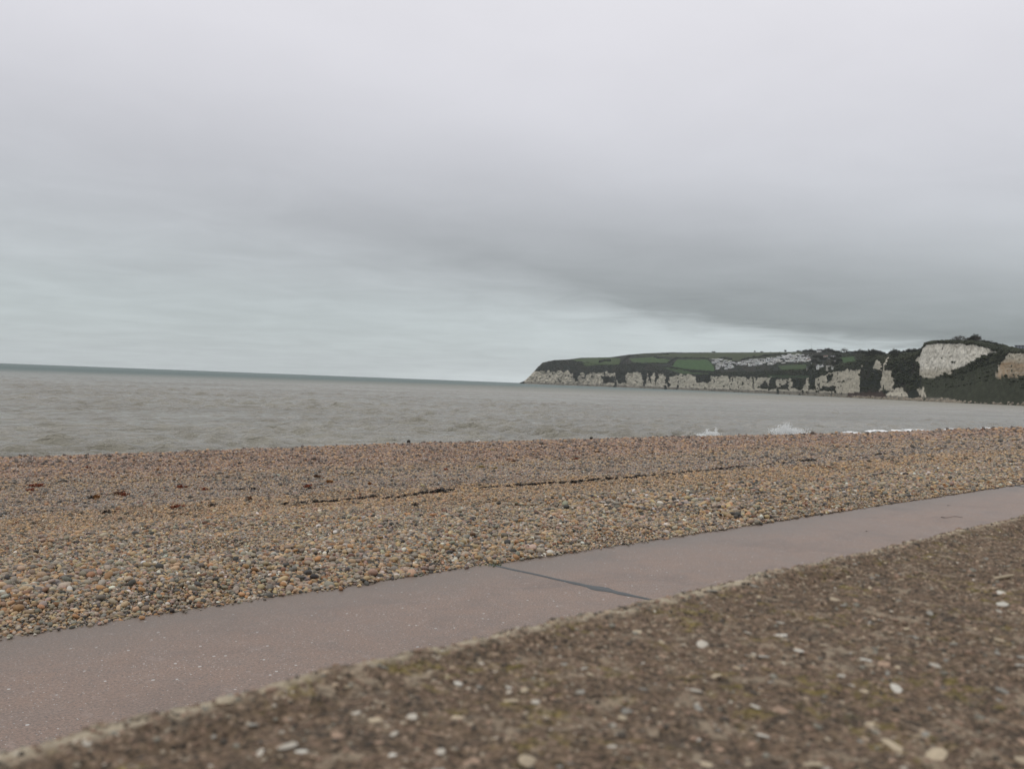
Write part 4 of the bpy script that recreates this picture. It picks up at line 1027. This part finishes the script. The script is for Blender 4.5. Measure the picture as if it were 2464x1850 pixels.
tv, n_ = [], 9
for k in range(n_):
    c = at_z(2264 + 6.5 * k, 1243.5 + 1.6 * math.sin(k * .9), PZ + .0065); r_ = .0022 * (1.6 if k < 2 else 1)
    for e_ in range(5): tv.append((c.x + r_ * math.cos(e_ * 1.256), c.y + r_ * math.cos(e_ * 1.256 + 1), c.z + r_ * math.sin(e_ * 1.256)))
tf = [(k * 5 + e_, k * 5 + (e_ + 1) % 5, k * 5 + 5 + (e_ + 1) % 5, k * 5 + 5 + e_) for k in range(n_ - 1) for e_ in range(5)]
tag(obj('seaweed', mesh_np('seaweed', tv, tf, WM['dark'])), 'long thin dark seaweed stem lying across the promenade', 'seaweed')
# two black stones on the crest
M_BLK = plain('black_stone', (.018, .017, .015), .6, .3, 40)
for k, (px, py, wp, lab) in enumerate([(983, 1072, 9, 'round black stone on the beach crest, the taller of two'), (1422.5, 1059.5, 8, 'low black stone on the beach crest, the flatter of two')]):
    v = ray(px, py); best = None
    for d_ in np.arange(12, 17.5, .05):
        kk = d_ / float(v.x * Nv[0] + v.y * Nv[1]); x_, y_ = v.x * kk, v.y * kk; s_, dd = xy_sd(x_, y_); zb = float(beach_z(np.array([s_]), np.array([dd]))[0])
        el_ = (zb - CAMZ) / math.hypot(x_, y_)
        if best is None or el_ > best[0]: best = (el_, x_, y_, zb)
    _, x_, y_, zb = best; r_ = wp / 2 / F * math.hypot(x_, y_)
    vv, ff = stone_shape(700 + k, ICO3, .03, .95); vv = vv / np.abs(vv).max(0)
    o = obj('black_stone', mesh_np('black_stone', vv, ff, M_BLK)); o.location = (x_, y_, zb + .035 + r_ * (1.0 if k == 0 else .7)); o.scale = (r_, r_, r_ * (1.15 if k == 0 else .8)); tag(o, lab, 'stone')

# grass tuft in the joint, dry stalks, twig
M_GRASS = weed_mat('grass_blade', (.05, .09, .02), (.09, .13, .03)); M_STRAW = weed_mat('dry_straw', (.26, .20, .12), (.36, .29, .18)); M_WOOD = weed_mat('driftwood', (.05, .035, .024), (.10, .07, .05))
def blades(n_, h, spread, wd, seed):
    r_ = np.random.default_rng(seed); V_, F_ = [], []
    for k in range(n_):
        b_ = r_.normal(0, spread, 2); a = r_.uniform(0, 6.28); L_ = h * r_.uniform(.5, 1.1); o_ = len(V_)
        for q_, ww in ((0, 1), (.5, .8), (1, .15)):
            c = np.array([b_[0] + math.cos(a) * L_ * .6 * q_ ** 2, b_[1] + math.sin(a) * L_ * .6 * q_ ** 2, L_ * q_])
            for an in (0, 2.1, 4.2): V_.append(tuple(c + np.array([math.cos(an), math.sin(an), 0]) * wd * ww))
        for q_ in range(2):
            for e_ in range(3): a0, a1 = o_ + q_ * 3 + e_, o_ + q_ * 3 + (e_ + 1) % 3; F_.append((a0, a1, a1 + 3, a0 + 3))
    return np.array(V_), np.array(F_)
P = at_z(1192, 1363, PZ); o = obj('grass_tuft', mesh_np('grass_tuft', *blades(26, .022, .022, .0022, 1), M_GRASS)); o.location = P; o.scale = (1.6, 1, 1)
tag(o, 'tiny green grass tuft at the seaward end of the promenade joint', 'grass')
for k, (px, py, lab) in enumerate([(752, 1386, 'single thin dry stalk standing in the coarse pebbles near the twig'), (1034, 1323, 'single thin dry stalk standing in shingle above the promenade joint'), (867, 1361, 'short bent dry stalk in the middle of the coarse pebbles'), (165, 1345, 'pale dry stalk among small pebbles on the golden shingle')]):
    P = at_z(px, py, PZ + .05); o = obj('dry_stalk', mesh_np('dry_stalk', *blades(1, .08, .0, .0013, 40 + k), M_STRAW)); o.location = P; tag(o, lab, 'stalk')
A, B = at_z(838, 1402, PZ + .015), at_z(898, 1398, PZ + .02)
tv, n_ = [], 7
for k in range(n_):
    c = A.lerp(B, k / (n_ - 1)) + Vector((0, 0, .006 * math.sin(k * 1.9)))
    for e_ in range(5): tv.append((c.x + .004 * math.cos(e_ * 1.256), c.y + .004 * math.cos(e_ * 1.256 + 1), c.z + .004 * math.sin(e_ * 1.256)))
tf = [(k * 5 + e_, k * 5 + (e_ + 1) % 5, k * 5 + 5 + (e_ + 1) % 5, k * 5 + 5 + e_) for k in range(n_ - 1) for e_ in range(5)]
tag(obj('twig', mesh_np('twig', tv, tf, M_WOOD)), 'thin brown twig lying along the seaward edge of the promenade', 'twig')

# ------------------------------------------------------------------ breaking waves and spray
M_FOAM, gg, b = material('foam', .7, .2); b.inputs['Base Color'].default_value = (.74, .75, .74, 1)
gg.put(b.inputs['Base Color'], gg.mix(gg.noise(wpos(gg), 1.2, 4, .7), (.74, .75, .74), (.88, .89, .88)))
b.inputs['Subsurface Weight'].default_value = 0.0
def breaker(px0, px1, py0, py1, h, wd, label, seed):
    A, B = at_z(px0, py0, .15), at_z(px1, py1, .15); L_ = (B - A).length; n_ = max(24, int(L_ / .35))
    r_ = np.random.default_rng(seed); q_ = np.linspace(0, 1, n_)
    c = np.array(A)[None] * (1 - q_[:, None]) + np.array(B)[None] * q_[:, None]
    nn = np.array([Nv[0], Nv[1]]); off_ = (fbm(q_ * L_ * .15, q_ * 0, 0, seed, 3) - .5) * 5
    env = np.sin(np.pi * q_) ** .5 * (.02 + 1.2 * sstep(fbm(q_ * L_ * .22, q_ * 0, 0, seed + 3, 4), .38, .66))
    rows_ = []
    for a_, z_ in ((-1.3, -.5), (-1, .1), (-.55, .55), (-.15, 1.0), (.2, .9), (.6, .45), (1.1, .05), (1.4, -.5)):
        j_ = r_.normal(0, .12, n_); xy = c[:, :2] + nn[None] * (off_ + a_ * wd * (.5 + env * .6) + j_)[:, None]
        rows_.append(np.concatenate([xy, (.0 + h * z_ * env * r_.uniform(.6, 1.35, n_))[:, None]], 1))
    V_b = np.stack(rows_, 0)
    o = obj('breaking_wave', mesh_np('breaking_wave', np.stack(rows_, 0).reshape(-1, 3), grid_faces(8, n_), M_FOAM)); tag(o, label, 'wave')
breaker(1990, 2075, 1041, 1039.5, .20, .8, 'short white breaker closest to the splashes behind the beach crest', 61)
breaker(2068, 2140, 1037.5, 1035, .24, .9, 'white foaming breaker between the short one and the longest', 62)
breaker(2120, 2260, 1034.8, 1034.2, .16, .8, 'long thin foam line of a collapsing wave along the shore', 63)
breaker(2290, 2400, 1033, 1030.5, .36, 1.3, 'thick bright white breaker farthest along the shore', 64)
breaker(2385, 2480, 1030.8, 1029, .18, .9, 'faint white foam line trailing past the thick breaker', 65)
breaker(1090, 1160, 1053, 1058, .28, .5, 'faint streak of foam on the sea behind the beach crest', 66)
def splash(px, py, wpx, hpx, n_, label, seed, plumes):
    A = at_z(px, py, .1); k_ = Vector((A.x, A.y)).length / F; W_, H_ = wpx * k_, hpx * k_
    r_ = np.random.default_rng(seed); v1, f1 = ico(1)
    if True:
        v1 = np.array([(1, 1, 1), (-1, -1, 1), (-1, 1, -1), (1, -1, -1)]) / 1.73; f1 = np.array([(0, 1, 2), (0, 3, 1), (0, 2, 3), (1, 3, 2)])
    C, S_ = [], []
    for (cx, hh, sp_, wt) in plumes:
        m_n = int(n_ * wt); q_ = r_.random(m_n) ** 1.7
        x_ = cx * W_ + r_.normal(0, 1, m_n) * sp_ * W_ * (.55 + .8 * q_) ; z_ = q_ * hh * H_
        C.append(np.stack([x_, r_.normal(0, .5, m_n), z_ - .3], -1)); S_.append(r_.uniform(.025, .12, m_n) * (1.35 - q_))
    C = np.concatenate(C); S_ = np.concatenate(S_); n2_ = len(C)
    V_ = C[:, None] + v1[None] * S_[:, None, None]
    o = obj('wave_splash', mesh_np('wave_splash', V_.reshape(-1, 3), (f1[None] + (np.arange(n2_) * 4)[:, None, None]).reshape(-1, 3), M_FOAM, False))
    o.location = A; o.rotation_euler = (0, 0, -math.atan2(A.x, A.y)); tag(o, label, 'splash')
splash(1712, 1050, 34, 26, 4200, 'small ragged spray of a wave breaking behind the beach crest', 71, [(-.05, .70, .20, .45), (.15, .62, .16, .2), (-.3, .95, .05, .05), (.28, 1.1, .05, .05), (-.5, .5, .25, .25)])
splash(1892, 1048, 56, 34, 15000, 'large white burst of spray behind the beach crest', 72, [(-.1, .66, .20, .42), (.12, .55, .26, .33), (-.1, .92, .10, .08), (.02, 1.12, .07, .03), (.30, .75, .20, .14)])

# ------------------------------------------------------------------ haze
hv, hf = box(-7400, 7400, -200, 7400, -9, 152)
M_HZ = bpy.data.materials.new('haze'); M_HZ.use_nodes = True; t_ = M_HZ.node_tree; t_.nodes.clear()
pv = t_.nodes.new('ShaderNodeVolumePrincipled'); pv.inputs['Color'].default_value = (.86, .9, .93, 1); pv.inputs['Density'].default_value = 4.2e-5; pv.inputs['Anisotropy'].default_value = .3
ov = t_.nodes.new('ShaderNodeOutputMaterial'); t_.links.new(pv.outputs[0], ov.inputs['Volume'])
ho = obj('haze', mesh_np('haze', hv, hf, M_HZ, False)); tag(ho, 'thin pale sea haze filling the bay', 'haze', kind='stuff')
